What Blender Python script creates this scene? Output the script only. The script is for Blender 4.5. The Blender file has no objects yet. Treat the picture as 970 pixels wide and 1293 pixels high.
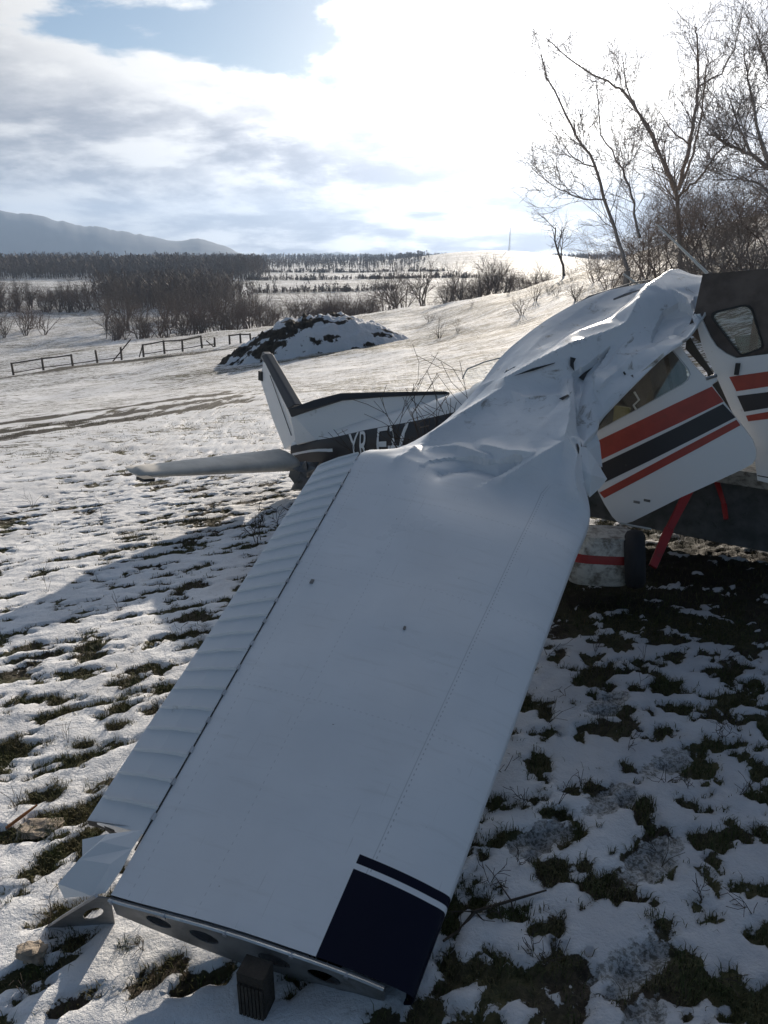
import bpy, bmesh, math, random
import numpy as np
from mathutils import Vector, Matrix
from math import radians, sin, cos, tan, pi

random.seed(7); RNG = np.random.default_rng(7)
sc = bpy.context.scene
col = sc.collection

# ------------------------------------------------------------------ camera, sky, sun, exposure
CAM_H, PITCH, F = 2.0, radians(19.0), 935.0
cam_d = bpy.data.cameras.new('camera'); cam = bpy.data.objects.new('camera', cam_d); col.objects.link(cam)
cam.location = (0, 0, CAM_H); cam.rotation_euler = (pi/2 - PITCH, 0, 0)
cam_d.sensor_fit = 'VERTICAL'; cam_d.sensor_height = 36.0; cam_d.lens = 36.0*F/1293.0
cam_d.clip_start = 0.05; cam_d.clip_end = 20000
sc.camera = cam

SUN_AZ, SUN_EL = radians(12.0), radians(13.4)          # azimuth to the right of the view axis (+Y)
SUN = Vector((sin(SUN_AZ)*cos(SUN_EL), cos(SUN_AZ)*cos(SUN_EL), sin(SUN_EL)))
sun_d = bpy.data.lights.new('sun', 'SUN'); sun_d.energy = 5.0; sun_d.angle = radians(0.6); sun_d.color = (1.0, 0.89, 0.75)
sun = bpy.data.objects.new('sun', sun_d); col.objects.link(sun)
sun.rotation_euler = (-SUN).to_track_quat('-Z', 'Y').to_euler(); sun.location = (10, 20, 15)

sc.view_settings.view_transform = 'Standard'; sc.view_settings.look = 'None'
sc.view_settings.exposure = 0.65; sc.view_settings.gamma = 1.0; sc.view_settings.use_curve_mapping = False
sc.cycles.use_denoising = True
sc.cycles.max_bounces = 6; sc.cycles.volume_bounces = 0; sc.cycles.transparent_max_bounces = 12
sc.cycles.sample_clamp_indirect = 4.0

class NT:
    """tiny node-graph helper"""
    def __init__(s, tree): s.t = tree; s.n = tree.nodes; s.l = tree.links
    def add(s, kind, **kw):
        nd = s.n.new(kind)
        for k, v in kw.items():
            if k.startswith('i_'):
                key = k[2:]; nd.inputs[int(key) if key.isdigit() else key.replace('_', ' ')].default_value = v
            else: setattr(nd, k, v)
        return nd
    def set(s, sock, v):
        if isinstance(v, bpy.types.NodeSocket): s.l.new(v, sock)
        else: sock.default_value = v
    def math(s, op, a, b=0.0, c=None, clamp=False):
        nd = s.n.new('ShaderNodeMath'); nd.operation = op; nd.use_clamp = clamp
        s.set(nd.inputs[0], a); s.set(nd.inputs[1], b)
        if c is not None: s.set(nd.inputs[2], c)
        return nd.outputs[0]
    def vmath(s, op, a, b=(0, 0, 0), out=0):
        nd = s.n.new('ShaderNodeVectorMath'); nd.operation = op
        s.set(nd.inputs[0], a); s.set(nd.inputs[1], b)
        return nd.outputs[out]
    def mix(s, f, a, b, blend='MIX'):
        nd = s.n.new('ShaderNodeMix'); nd.data_type = 'RGBA'; nd.blend_type = blend
        s.set(nd.inputs[0], f); s.set(nd.inputs[6], a); s.set(nd.inputs[7], b)
        return nd.outputs[2]
    def ramp(s, x, lo, hi, a=0.0, b=1.0, smooth=True):
        nd = s.n.new('ShaderNodeMapRange'); nd.interpolation_type = 'SMOOTHSTEP' if smooth else 'LINEAR'
        s.set(nd.inputs[0], x); s.set(nd.inputs[1], lo); s.set(nd.inputs[2], hi); s.set(nd.inputs[3], a); s.set(nd.inputs[4], b)
        return nd.outputs[0]
    def noise(s, vec, scale, detail=4.0, rough=0.55, dist=0.0):
        nd = s.n.new('ShaderNodeTexNoise')
        if vec is not None: s.l.new(vec, nd.inputs['Vector'])
        nd.inputs['Scale'].default_value = scale; nd.inputs['Detail'].default_value = detail
        nd.inputs['Roughness'].default_value = rough; nd.inputs['Distortion'].default_value = dist
        return nd.outputs[0]

def build_world():
    w = bpy.data.worlds.new('World'); sc.world = w; w.use_nodes = True
    g = NT(w.node_tree); g.n.clear()
    out = g.add('ShaderNodeOutputWorld')
    sky = g.add('ShaderNodeTexSky', sky_type='NISHITA', sun_disc=False, sun_elevation=SUN_EL, sun_rotation=SUN_AZ,
                altitude=300.0, air_density=1.0, dust_density=0.6, ozone_density=2.5)
    bg = g.add('ShaderNodeBackground', i_Strength=0.062); g.l.new(sky.outputs[0], bg.inputs[0])
    tc = g.add('ShaderNodeTexCoord'); d = tc.outputs['Generated']
    sep = g.add('ShaderNodeSeparateXYZ'); g.l.new(d, sep.inputs[0])
    x, y, z = sep.outputs
    zc = g.math('ADD', g.math('MAXIMUM', z, 0.0), 0.20)
    def plane(off):
        c = g.add('ShaderNodeCombineXYZ')
        g.l.new(g.math('ADD', g.math('DIVIDE', x, zc), off[0]), c.inputs[0])
        g.l.new(g.math('ADD', g.math('DIVIDE', y, zc), off[1]), c.inputs[1])
        c.inputs[2].default_value = 3.7
        return c.outputs[0]
    p0 = plane((0.0, 0.0)); p1 = plane((0.16, 0.30))
    def dens(p): return g.noise(p, 1.25, 8.0, 0.60, 0.15)
    n0 = dens(p0); n1 = dens(p1)
    # a cloud bank on the far left horizon, thinner overhead
    def blob(v, lo, hi):
        return g.ramp(g.vmath('DOT_PRODUCT', d, Vector(v).normalized(), out='Value'), lo, hi)
    bank = g.math('SUBTRACT', g.math('MULTIPLY', blob((-0.52, 1.0, 0.20), 0.90, 0.995), 0.22), g.math('MULTIPLY', blob((-0.20, 1.0, 0.46), 0.93, 0.995), 0.13))
    sd = g.vmath('DOT_PRODUCT', d, SUN, out='Value')
    sdc = g.math('MAXIMUM', sd, 0.0)
    near = g.ramp(sd, 0.86, 1.0, 0.0, 0.25)
    low = g.ramp(z, 0.0, 0.14, 0.06, 0.0)
    dn = g.math('ADD', g.math('ADD', n0, bank), g.math('ADD', near, low))
    mask = g.ramp(dn, 0.48, 0.565)
    # lit rims where the cloud thins towards the sun, grey bodies where it thickens
    lit = g.ramp(g.math('SUBTRACT', n0, n1), -0.12, 0.12)
    thick = g.ramp(dn, 0.54, 0.74)
    shade = g.math('SUBTRACT', 1.0, g.math('MULTIPLY', thick, g.math('SUBTRACT', 1.0, lit)))
    half = g.math('MULTIPLY_ADD', sd, 0.5, 0.5)
    phase = g.math('ADD', 0.02, g.math('ADD', g.math('MULTIPLY', g.math('POWER', half, 5.0), 0.88), g.math('MULTIPLY', g.math('POWER', sdc, 30.0), 1.2)))
    ccol = g.mix(shade, (0.60, 0.61, 0.68, 1), (1.0, 0.975, 0.94, 1))
    bgc = g.add('ShaderNodeBackground'); g.l.new(ccol, bgc.inputs[0])
    g.l.new(g.math('MULTIPLY', phase, g.math('MULTIPLY_ADD', shade, 0.44, 0.56)), bgc.inputs[1])
    mx = g.add('ShaderNodeMixShader'); g.l.new(mask, mx.inputs[0]); g.l.new(bg.outputs[0], mx.inputs[1]); g.l.new(bgc.outputs[0], mx.inputs[2])
    # the aureole of thin bright haze round the sun
    aur = g.add('ShaderNodeBackground', i_Color=(1.0, 0.96, 0.88, 1))
    g.l.new(g.math('ADD', g.math('MULTIPLY', g.math('POWER', sdc, 26.0), 0.25), g.math('MULTIPLY', g.math('POWER', sdc, 150.0), 0.8)), aur.inputs[1])
    ad = g.add('ShaderNodeAddShader'); g.l.new(mx.outputs[0], ad.inputs[0]); g.l.new(aur.outputs[0], ad.inputs[1])
    g.l.new(ad.outputs[0], out.inputs[0])
build_world()

# ------------------------------------------------------------------ helpers
def ray(px, py):
    """direction of the photograph's pixel, scaled so that depth along the view axis is 1"""
    a, b = (px-485.0)/F, (646.5-py)/F
    return np.array([a, cos(PITCH)+b*sin(PITCH), -sin(PITCH)+b*cos(PITCH)])
def P(px, py, d): return np.array([0, 0, CAM_H]) + d*ray(px, py)
def on_plane(px, py, o, n):
    r = ray(px, py); c = np.array([0, 0, CAM_H])
    return c + r*(np.dot(np.asarray(o)-c, n)/np.dot(r, n))
def unit(v): v = np.asarray(v, float); return v/np.linalg.norm(v)
def sm(a, b, x): t = np.clip((np.asarray(x, float)-a)/(b-a), 0, 1); return t*t*(3-2*t)

_perm = np.random.default_rng(11).permutation(512); _perm = np.concatenate([_perm, _perm])
_gr = np.random.default_rng(12).normal(size=(512, 2)); _gr /= np.linalg.norm(_gr, axis=1)[:, None]
def pnoise(x, y, seed=0):
    x = np.asarray(x, float)+seed*17.31; y = np.asarray(y, float)+seed*9.77
    xi = np.floor(x).astype(int); yi = np.floor(y).astype(int); xf = x-xi; yf = y-yi
    u = xf**3*(xf*(xf*6-15)+10); v = yf**3*(yf*(yf*6-15)+10)
    def gd(ix, iy, fx, fy):
        h = _perm[(_perm[ix & 511]+iy) & 511]; gv = _gr[h]
        return gv[..., 0]*fx+gv[..., 1]*fy
    a = gd(xi, yi, xf, yf); b = gd(xi+1, yi, xf-1, yf); c = gd(xi, yi+1, xf, yf-1); e = gd(xi+1, yi+1, xf-1, yf-1)
    return (a+(b-a)*u)+((c+(e-c)*u)-(a+(b-a)*u))*v
FBM_STD = 0.30
def fbm(x, y, oct=4, seed=0, gain=0.5):
    s = 0; a = 1.0; f = 1.0; t = 0
    for k in range(oct):
        s = s+a*pnoise(x*f, y*f, seed+k*3); t += a*a; a *= gain; f *= 2.03
    return s/(FBM_STD*math.sqrt(t))          # roughly unit variance

def mesh_obj(name, verts, faces, mat=None, parent=None, smooth=False, uvs=None, loc=None):
    me = bpy.data.meshes.new(name)
    me.from_pydata([tuple(v) for v in verts], [], [tuple(f) for f in faces]); me.update()
    if uvs is not None:
        ul = me.uv_layers.new(name='UVMap')
        li = np.zeros(len(me.loops), dtype=np.int32); me.loops.foreach_get('vertex_index', li)
        ul.data.foreach_set('uv', np.asarray(uvs, dtype=np.float32)[li].ravel())
    if smooth: me.polygons.foreach_set('use_smooth', np.ones(len(me.polygons), dtype=bool))
    o = bpy.data.objects.new(name, me); col.objects.link(o)
    if mat is not None:
        for m in (mat if isinstance(mat, (list, tuple)) else [mat]): me.materials.append(m)
    if parent is not None:
        o.parent = parent
        o.matrix_parent_inverse = parent.matrix_basis.inverted() if parent.parent is None else (parent.parent.matrix_basis @ parent.matrix_parent_inverse @ parent.matrix_basis).inverted()
    if loc is not None: o.location = loc
    return o
def tag(o, label=None, cat=None, group=None, kind=None):
    if label: o['label'] = label
    if cat: o['category'] = cat
    if group: o['group'] = group
    if kind: o['kind'] = kind
    return o
def empty(name, loc):
    o = bpy.data.objects.new(name, None); col.objects.link(o); o.location = loc; o.empty_display_size = 0.2
    return o

class MB:
    """collects tubes, boxes and facets into one mesh"""
    def __init__(s): s.v = []; s.f = []
    def tube(s, pts, rad, sides=5, cap=True):
        pts = [np.asarray(p, float) for p in pts]; n = len(pts); b0 = len(s.v)
        rad = [rad]*n if np.isscalar(rad) else rad
        t = unit(pts[1]-pts[0]+1e-9); ref = np.array([0, 0, 1.0]) if abs(t[2]) < 0.9 else np.array([1.0, 0, 0])
        a = unit(np.cross(t, ref))
        for i in range(n):
            t = unit((pts[min(i+1, n-1)]-pts[max(i-1, 0)])+1e-9)
            a = unit(a-t*np.dot(a, t)); b = np.cross(t, a)
            for k in range(sides):
                th = 2*pi*k/sides
                s.v.append(pts[i]+rad[i]*(cos(th)*a+sin(th)*b))
        for i in range(n-1):
            for k in range(sides):
                k2 = (k+1) % sides
                s.f.append((b0+i*sides+k, b0+i*sides+k2, b0+(i+1)*sides+k2, b0+(i+1)*sides+k))
        if cap and sides > 2:
            s.f.append(tuple(b0+k for k in range(sides-1, -1, -1))); s.f.append(tuple(b0+(n-1)*sides+k for k in range(sides)))
        return s
    def hexa(s, c):
        """eight corners: bottom loop then top loop"""
        b0 = len(s.v); s.v += [np.asarray(p, float) for p in c]
        for q in ((3, 2, 1, 0), (4, 5, 6, 7), (0, 1, 5, 4), (1, 2, 6, 5), (2, 3, 7, 6), (3, 0, 4, 7)): s.f.append(tuple(b0+i for i in q))
        return s
    def box(s, o, ax, ay, az):
        o = np.asarray(o, float); ax, ay, az = map(lambda q: np.asarray(q, float), (ax, ay, az))
        return s.hexa([o-ax-ay-az, o+ax-ay-az, o+ax+ay-az, o-ax+ay-az, o-ax-ay+az, o+ax-ay+az, o+ax+ay+az, o-ax+ay+az])
    def build(s, name, mat, parent=None, smooth=False): return mesh_obj(name, s.v, s.f, mat, parent, smooth)

def round_poly(pts, r=0.15, n=4):
    """round the corners of a 2D polygon: r is the fraction of the shorter edge"""
    out = []; m = len(pts)
    for i in range(m):
        p0, p1, p2 = (np.asarray(pts[j], float) for j in (i-1, i, (i+1) % m))
        k = r*min(np.linalg.norm(p1-p0), np.linalg.norm(p2-p1))
        a = p1+unit(p0-p1)*k; b = p1+unit(p2-p1)*k
        for q in range(n+1):
            t = q/n; out.append((1-t)**2*a+2*t*(1-t)*p1+t*t*b)
    return out
def plate(name, outline, holes, o, n, thick, mat, parent, bevel=0.0):
    """a flat sheet with real holes: outlines are pixels of the photograph cast on the sheet's own plane"""
    n = unit(n); o = np.asarray(o, float); ex = unit(np.cross([0, 0, 1.0], n) if abs(n[2]) < 0.95 else np.array([1.0, 0, 0])); ey = np.cross(n, ex)
    cu = bpy.data.curves.new(name, 'CURVE'); cu.dimensions = '2D'; cu.fill_mode = 'BOTH'; cu.extrude = thick/2
    for poly in [outline]+list(holes):
        sp = cu.splines.new('POLY'); sp.points.add(len(poly)-1); sp.use_cyclic_u = True
        for i, q in enumerate(poly):
            p = np.asarray(q) if len(q) == 3 else on_plane(q[0], q[1], o, n)
            p = p-o
            sp.points[i].co = (float(np.dot(p, ex)), float(np.dot(p, ey)), 0, 1)
    tmp = bpy.data.objects.new('tmp', cu); col.objects.link(tmp)
    dg = bpy.context.evaluated_depsgraph_get(); dg.update()
    me = bpy.data.meshes.new_from_object(tmp.evaluated_get(dg))
    bpy.data.objects.remove(tmp); bpy.data.curves.remove(cu)
    M = np.stack([ex, ey, n], axis=1)
    vs = [o+M@np.array(v.co) for v in me.vertices]; fs = [tuple(p.vertices) for p in me.polygons]
    bpy.data.meshes.remove(me)
    return mesh_obj(name, vs, fs, mat, parent)

# ------------------------------------------------------------------ materials
def mat(name, base, rough=0.5, metal=0.0, var=0.0, vscale=6.0, bump=0.0, bscale=30.0, dirt=None, dirt_amt=0.0, dscale=5.0, spec=0.5, trans=0.0):
    m = bpy.data.materials.new(name); m.use_nodes = True
    g = NT(m.node_tree); bs = g.n['Principled BSDF']
    bs.inputs['Roughness'].default_value = rough; bs.inputs['Metallic'].default_value = metal
    bs.inputs['Specular IOR Level'].default_value = spec
    tc = g.add('ShaderNodeTexCoord'); v = tc.outputs['Object']
    c = (*base, 1)
    if var:
        n = g.noise(v, vscale, 5.0, 0.6)
        dark = tuple(max(0, b*(1-var)) for b in base)+(1,); lite = tuple(min(1, b*(1+var)) for b in base)+(1,)
        c = g.mix(g.ramp(n, 0.3, 0.7), dark, lite)
    if dirt is not None:
        n2 = g.noise(v, dscale, 8.0, 0.7, 0.4)
        c = g.mix(g.math('MULTIPLY', g.ramp(n2, 0.66-dirt_amt*0.3, 0.82-dirt_amt*0.2), 0.85), c, (*dirt, 1))
    g.set(bs.inputs['Base Color'], c)
    if bump:
        b = g.add('ShaderNodeBump', i_Strength=bump, i_Distance=0.02)
        g.l.new(g.noise(v, bscale, 5.0, 0.6), b.inputs['Height']); g.l.new(b.outputs[0], bs.inputs['Normal'])
    if trans: bs.inputs['Transmission Weight'].default_value = trans
    return m

M = {}
M['white'] = mat('aircraft_white', (0.74, 0.75, 0.76), 0.38, dirt=(0.30, 0.27, 0.23), dirt_amt=0.1, dscale=7)
M['dirty_white'] = mat('soiled_white', (0.62, 0.60, 0.55), 0.5, dirt=(0.12, 0.09, 0.065), dirt_amt=0.8, dscale=16)
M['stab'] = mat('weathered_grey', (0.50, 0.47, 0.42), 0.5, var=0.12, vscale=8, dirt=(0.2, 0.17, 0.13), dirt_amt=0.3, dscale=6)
M['navy'] = mat('navy_paint', (0.008, 0.010, 0.030), 0.35, var=0.1)
M['black'] = mat('black_paint', (0.017, 0.016, 0.020), 0.4, dirt=(0.12, 0.10, 0.09), dirt_amt=0.1, dscale=9)
M['red'] = mat('red_paint', (0.34, 0.044, 0.027), 0.4, var=0.12, vscale=10, dirt=(0.12, 0.06, 0.04), dirt_amt=0.15, dscale=9)
M['redleg'] = mat('red_leg_paint', (0.36, 0.022, 0.022), 0.4, var=0.1, dirt=(0.08, 0.04, 0.03), dirt_amt=0.2)
M['lining'] = mat('cabin_lining', (0.115, 0.094, 0.082), 0.85, var=0.3, vscale=6, bump=0.2)
M['gasket'] = mat('rubber_gasket', (0.03, 0.03, 0.03), 0.7)
M['alu'] = mat('bare_aluminium', (0.42, 0.43, 0.45), 0.42, 0.75, var=0.25, vscale=5, dirt=(0.10, 0.09, 0.08), dirt_amt=0.35, dscale=10)
M['zinc'] = mat('primed_rib_metal', (0.22, 0.22, 0.22), 0.55, 0.5, var=0.25, vscale=9, dirt=(0.07, 0.06, 0.05), dirt_amt=0.4, dscale=14)
M['rubber'] = mat('tyre_rubber', (0.02, 0.02, 0.023), 0.8, bump=0.3)
M['rod'] = mat('antenna_rod', (0.55, 0.54, 0.50), 0.45)
M['bark'] = mat('bare_bark', (0.17, 0.14, 0.12), 0.9, var=0.3, vscale=3)
M['bark2'] = mat('reddish_bark', (0.20, 0.145, 0.12), 0.9, var=0.3, vscale=3)
M['glarebark'] = mat('glare_bark', (0.32, 0.27, 0.235), 0.9, var=0.25, vscale=3)  # bark colour lightened to imitate sun glare over these trees
M['twig'] = mat('dry_twig', (0.055, 0.040, 0.030), 0.9, var=0.3, vscale=20)
M['wood'] = mat('weathered_wood', (0.085, 0.072, 0.062), 0.9, var=0.35, vscale=4, bump=0.4)
M['stone'] = mat('ochre_stone', (0.34, 0.28, 0.22), 0.85, var=0.35, vscale=14, bump=0.5, bscale=40)
M['roofsnow'] = mat('snowy_roof', (0.82, 0.82, 0.84), 0.8)
M['plaster'] = mat('house_plaster', (0.55, 0.52, 0.47), 0.9, var=0.1)
M['brownblock'] = mat('brown_fibre', (0.045, 0.036, 0.028), 0.9, var=0.3, vscale=18, bump=0.4, bscale=60)
M['rock'] = mat('mountain_slope', (0.045, 0.055, 0.075), 0.95, dirt=(0.22, 0.24, 0.28), dirt_amt=0.1, dscale=0.004)

def glass_mat(nm='acrylic_pane', tc=(0.80, 0.84, 0.82, 1), refl=0.07):
    m = bpy.data.materials.new(nm); m.use_nodes = True; g = NT(m.node_tree); g.n.clear()
    o = g.add('ShaderNodeOutputMaterial'); t = g.add('ShaderNodeBsdfTransparent', i_Color=tc)
    gl = g.add('ShaderNodeBsdfGlossy', i_Roughness=0.08); fr = g.add('ShaderNodeValue'); fr.outputs[0].default_value = refl
    mx = g.add('ShaderNodeMixShader'); g.l.new(fr.outputs[0], mx.inputs[0]); g.l.new(t.outputs[0], mx.inputs[1]); g.l.new(gl.outputs[0], mx.inputs[2])
    g.l.new(mx.outputs[0], o.inputs[0]); return m
M['glass'] = glass_mat()
M['clear'] = glass_mat('clear_pane', (0.94, 0.95, 0.94, 1), 0.03)
def tint_mat():
    m = bpy.data.materials.new('green_tint'); m.use_nodes = True; g = NT(m.node_tree); g.n.clear()
    o = g.add('ShaderNodeOutputMaterial'); t = g.add('ShaderNodeBsdfTransparent', i_Color=(0.34, 0.46, 0.43, 1))
    g.l.new(t.outputs[0], o.inputs[0]); return m
M['tint'] = tint_mat()

# wing paint: white skin, navy tip bands, rivet rows, smudges near the torn root (UV: u along the chord, v along the span)
def wing_mat():
    m = bpy.data.materials.new('wing_paint'); m.use_nodes = True; g = NT(m.node_tree); bs = g.n['Principled BSDF']
    uv = g.add('ShaderNodeUVMap', uv_map='UVMap'); sp = g.add('ShaderNodeSeparateXYZ'); g.l.new(uv.outputs[0], sp.inputs[0])
    u, v = sp.outputs[0], sp.outputs[1]
    tc = g.add('ShaderNodeTexCoord'); ob = tc.outputs['Object']
    base = g.mix(g.ramp(g.noise(ob, 2.5, 4.0), 0.3, 0.7), (0.70, 0.71, 0.73, 1), (0.76, 0.77, 0.79, 1))
    # long faint streaks and specks of mud
    st = g.noise(ob, 34.0, 3.0, 0.6)
    base = g.mix(g.math('MULTIPLY', g.ramp(st, 0.74, 0.80), 0.8), base, (0.10, 0.08, 0.07, 1))
    root = g.ramp(v, 1.7, 3.6)
    sm1 = g.ramp(g.noise(ob, 7.0, 9.0, 0.75, 0.6), 0.55, 0.68)
    base = g.mix(g.math('MULTIPLY', g.math('MULTIPLY', sm1, root), 0.85), base, (0.21, 0.18, 0.15, 1))
    mpw = g.add('ShaderNodeMapping'); mpw.inputs['Scale'].default_value = (1.2, 22.0, 1.0); g.l.new(uv.outputs[0], mpw.inputs[0])
    run = g.noise(mpw.outputs[0], 3.0, 6.0, 0.65, 0.3)
    base = g.mix(g.math('MULTIPLY', g.ramp(run, 0.52, 0.75), 0.22), base, (0.42, 0.41, 0.39, 1))
    mps = g.add('ShaderNodeMapping'); mps.inputs['Scale'].default_value = (30.0, 3.0, 1.0); mps.inputs['Rotation'].default_value = (0, 0, 0.5); g.l.new(uv.outputs[0], mps.inputs[0])
    scr = g.noise(mps.outputs[0], 4.0, 2.0, 0.5)
    base = g.mix(g.math('MULTIPLY', g.ramp(scr, 0.70, 0.73), 0.25), base, (0.35, 0.34, 0.34, 1))
    g.l.new(g.ramp(g.noise(ob, 1.6, 5.0, 0.6), 0.3, 0.7, 0.26, 0.48), bs.inputs['Roughness'])
    # rivet rows along the span
    def line(u0, u1, w, depth, dots):
        c = g.math('ADD', u0, g.math('MULTIPLY', v, u1-u0))
        on = g.ramp(g.math('ABSOLUTE', g.math('SUBTRACT', u, c)), w*0.5, w, 1.0, 0.0)
        if dots:
            fr = g.math('FRACT', g.math('MULTIPLY', v, dots))
            on = g.math('MULTIPLY', on, g.ramp(g.math('ABSOLUTE', g.math('SUBTRACT', fr, 0.5)), 0.12, 0.26, 1.0, 0.0))
        return g.math('MULTIPLY', on, depth), on
    hs = []
    outer = g.ramp(v, 1.15, 1.3, 1.0, 0.0)
    for (a, b, w, dep, dots) in ((0.735, 0.80, 0.0022, 0.35, 0), (0.745, 0.81, 0.0022, 0.55, 110), (0.30, 0.33, 0.002, 0.30, 90), (0.06, 0.05, 0.002, 0.35, 90)):
        f, on = line(a, b, w, dep, dots)
        base = g.mix(g.math('MULTIPLY', f, outer), base, (0.22, 0.22, 0.24, 1)); hs.append(on)
    # chordwise rib rows
    for v0 in (0.33, 0.62, 0.86):
        on = g.ramp(g.math('ABSOLUTE', g.math('SUBTRACT', v, v0)), 0.0006, 0.0018, 1.0, 0.0)
        fr = g.math('FRACT', g.math('MULTIPLY', u, 46.0))
        on = g.math('MULTIPLY', on, g.ramp(g.math('ABSOLUTE', g.math('SUBTRACT', fr, 0.5)), 0.12, 0.26, 1.0, 0.0))
        base = g.mix(g.math('MULTIPLY', on, 0.2), base, (0.25, 0.25, 0.27, 1))
    # navy tip
    inb = g.ramp(u, NAVY_U-0.001, NAVY_U+0.001)
    slope = g.math('MULTIPLY', g.math('SUBTRACT', u, 0.72), NAVY_S)
    vv = g.math('ADD', v, slope)
    big = g.ramp(vv, NAVY_V0, NAVY_V0+0.001, 1.0, 0.0)
    thin = g.math('MULTIPLY', g.ramp(vv, NAVY_V1, NAVY_V1+0.001), g.ramp(vv, NAVY_V2, NAVY_V2+0.001, 1.0, 0.0))
    nav = g.math('MULTIPLY', inb, g.math('MAXIMUM', big, thin))
    base = g.mix(nav, base, (0.008, 0.009, 0.021, 1))
    g.l.new(base, bs.inputs['Base Color'])
    g.l.new(g.math('MULTIPLY_ADD', nav, -0.38, 0.5), bs.inputs['Specular IOR Level'])
    bp = g.add('ShaderNodeBump', i_Strength=0.15, i_Distance=0.01)
    h = g.math('ADD', g.math('MULTIPLY', g.noise(ob, 3.0, 3.0), 0.8), g.math('MULTIPLY', g.noise(ob, 22.0, 3.0), 0.05))
    g.l.new(h, bp.inputs['Height']); g.l.new(bp.outputs[0], bs.inputs['Normal'])
    return m
NAVY_U, NAVY_S, NAVY_V0, NAVY_V1, NAVY_V2 = 0.70, 0.02, 0.108, 0.1155, 0.128

# ------------------------------------------------------------------ terrain
_py = [-400, -60, -5, 3, 55, 85, 118, 600, 1500, 3000, 9000]
_pz = [6, 2.5, 0.15, 0, -2.86, -3.6, -8.5, -8.5, -1.5, 3.0, 10.0]
def T0(x, y):
    x = np.asarray(x, float); y = np.asarray(y, float)
    k = 0.05*np.abs(y)+0.8
    p = (np.interp(y-k, _py, _pz)+np.interp(y+k, _py, _pz)+np.interp(y, _py, _pz)*2)/4
    xc = np.clip(x, -90, 50)
    z = p+0.105*xc*sm(2, 30, y)*(1-sm(82, 125, y))+0.02*np.clip(x, -20, 20)+0.045*np.clip(x, -3, 0)*(1-sm(6, 16, y))
    sp = np.log1p(np.exp(np.clip((x-2.0)*1.2, -30, 30)))/1.2
    z = z+0.20*np.clip(sp, 0, 22)*sm(7, 20, y)*(1-sm(46, 85, y))
    z = z+15.0*np.exp(-((x-125)/110)**2-((y-900)/170)**2)
    z = z+2.0*np.exp(-((x+330)/260)**2-((y-620)/140)**2)
    z = z+0.0*np.exp(-((x+0.32)/0.55)**2-((y-1.55)/0.30)**2)
    far = sm(9, 40, y)+sm(6, 30, np.abs(x))
    z = z+0.16*np.clip(far, 0, 1)*fbm(x/9, y/9, 3, 5)+0.03*fbm(x/2.3, y/2.3, 3, 6)*np.clip(0.25+far, 0, 1)
    return z

def seg_dist(x, y, a, b):
    ax, ay = a; bx, by = b; dx, dy = bx-ax, by-ay
    t = np.clip(((x-ax)*dx+(y-ay)*dy)/(dx*dx+dy*dy), 0, 1)
    return np.hypot(x-(ax+t*dx), y-(ay+t*dy))
TRACKS = [((-9.0, 9.6), (-3.0, 15.6)), ((-9.0, 10.9), (-3.3, 16.6)), ((-10.0, 12.3), (-3.8, 17.8))]
FENCE_PATH = ((-45.0, 50.0), (-6.0, 53.0))
FOOT = [(0.86, 2.32), (0.93, 2.02), (0.55, 2.12), (0.72, 1.62), (0.66, 1.40), (0.42, 1.24), (1.16, 2.55), (1.05, 3.0)]
def ground_fields(x, y):
    """bare score (>0 means the snow has melted through) and slush"""
    c, s = cos(radians(20)), sin(radians(20))
    xr, yr = x*c+y*s, -x*s+y*c
    left = sm(0.6, -0.4, x-0.33*(y-2.0))if False else 1-sm(-0.4, 0.6, x-0.33*(y-2.0))
    nl = fbm(xr*2.8, yr*7.0, 5, 21, 0.68); nr = fbm(x*4.6, y*5.6, 5, 31, 0.68)
    nl = nl*1.4; nr = nr*1.4
    n = nl*left+nr*(1-left)
    thr = 0.78+0*x
    thr = thr-0.30*(1-left)                                             # more melt on the plane's shaded side
    big = fbm(x*0.8, y*0.9, 2, 77)
    thr = thr-0.42*big
    thr = thr-0.25*np.exp(-((x+1.7)**2/0.8+(y-2.5)**2/0.6))
    tramp = np.exp(-(((x-2.0)/1.8)**2+((y-4.55)/0.95)**2)); thr = thr-2.7*tramp
    thr = thr-1.9*np.exp(-(((x-1.02)/0.34)**2+((y-1.22)/0.26)**2))
    thr = thr-1.6*np.exp(-(((x-0.16)/0.13)**2+((y-1.36)/0.09)**2))
    score = n-thr
    for a, b in TRACKS:
        dd = seg_dist(x, y, a, b)+0.05*fbm(x*1.5, y*1.5, 2, 3)
        score = np.maximum(score, (1.05*np.exp(-(dd/0.17)**2)+0.55*nl*0.6-0.35)*sm(0.8, 0.2, dd) if False else np.where(dd < 0.6, 1.9*np.exp(-(dd/0.28)**2)+0.5*nl-0.5, score))
    sl = np.zeros_like(x)
    for fx, fy in FOOT:
        q = ((x-fx)*0.8+(y-fy)*0.6, -(x-fx)*0.6+(y-fy)*0.8)
        sl = np.maximum(sl, np.exp(-(np.abs(q[0])/0.15)**3-(np.abs(q[1])/0.06)**3)*(1+0.35*nr))
    return score, sl
def micro(x, y, score, sl):
    snow = 1-sm(-0.30, 0.30, score)
    w = 1-sm(10, 22, np.hypot(x, y))
    z = 0.020*snow*(0.25+0.75*w)+w*(0.005*fbm(x*3.1, y*3.1, 3, 41)*snow+0.0035*fbm(x*14, y*14, 3, 43)+0.008*(1-snow)*fbm(x*16, y*16, 3, 44))
    return z-0.016*sl
def T(x, y):
    x = np.asarray(x, float); y = np.asarray(y, float)
    s, l = ground_fields(x, y)
    return T0(x, y)+micro(x, y, s, l)
def Tz(x, y): return float(T(np.array([x]), np.array([y]))[0])
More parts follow.
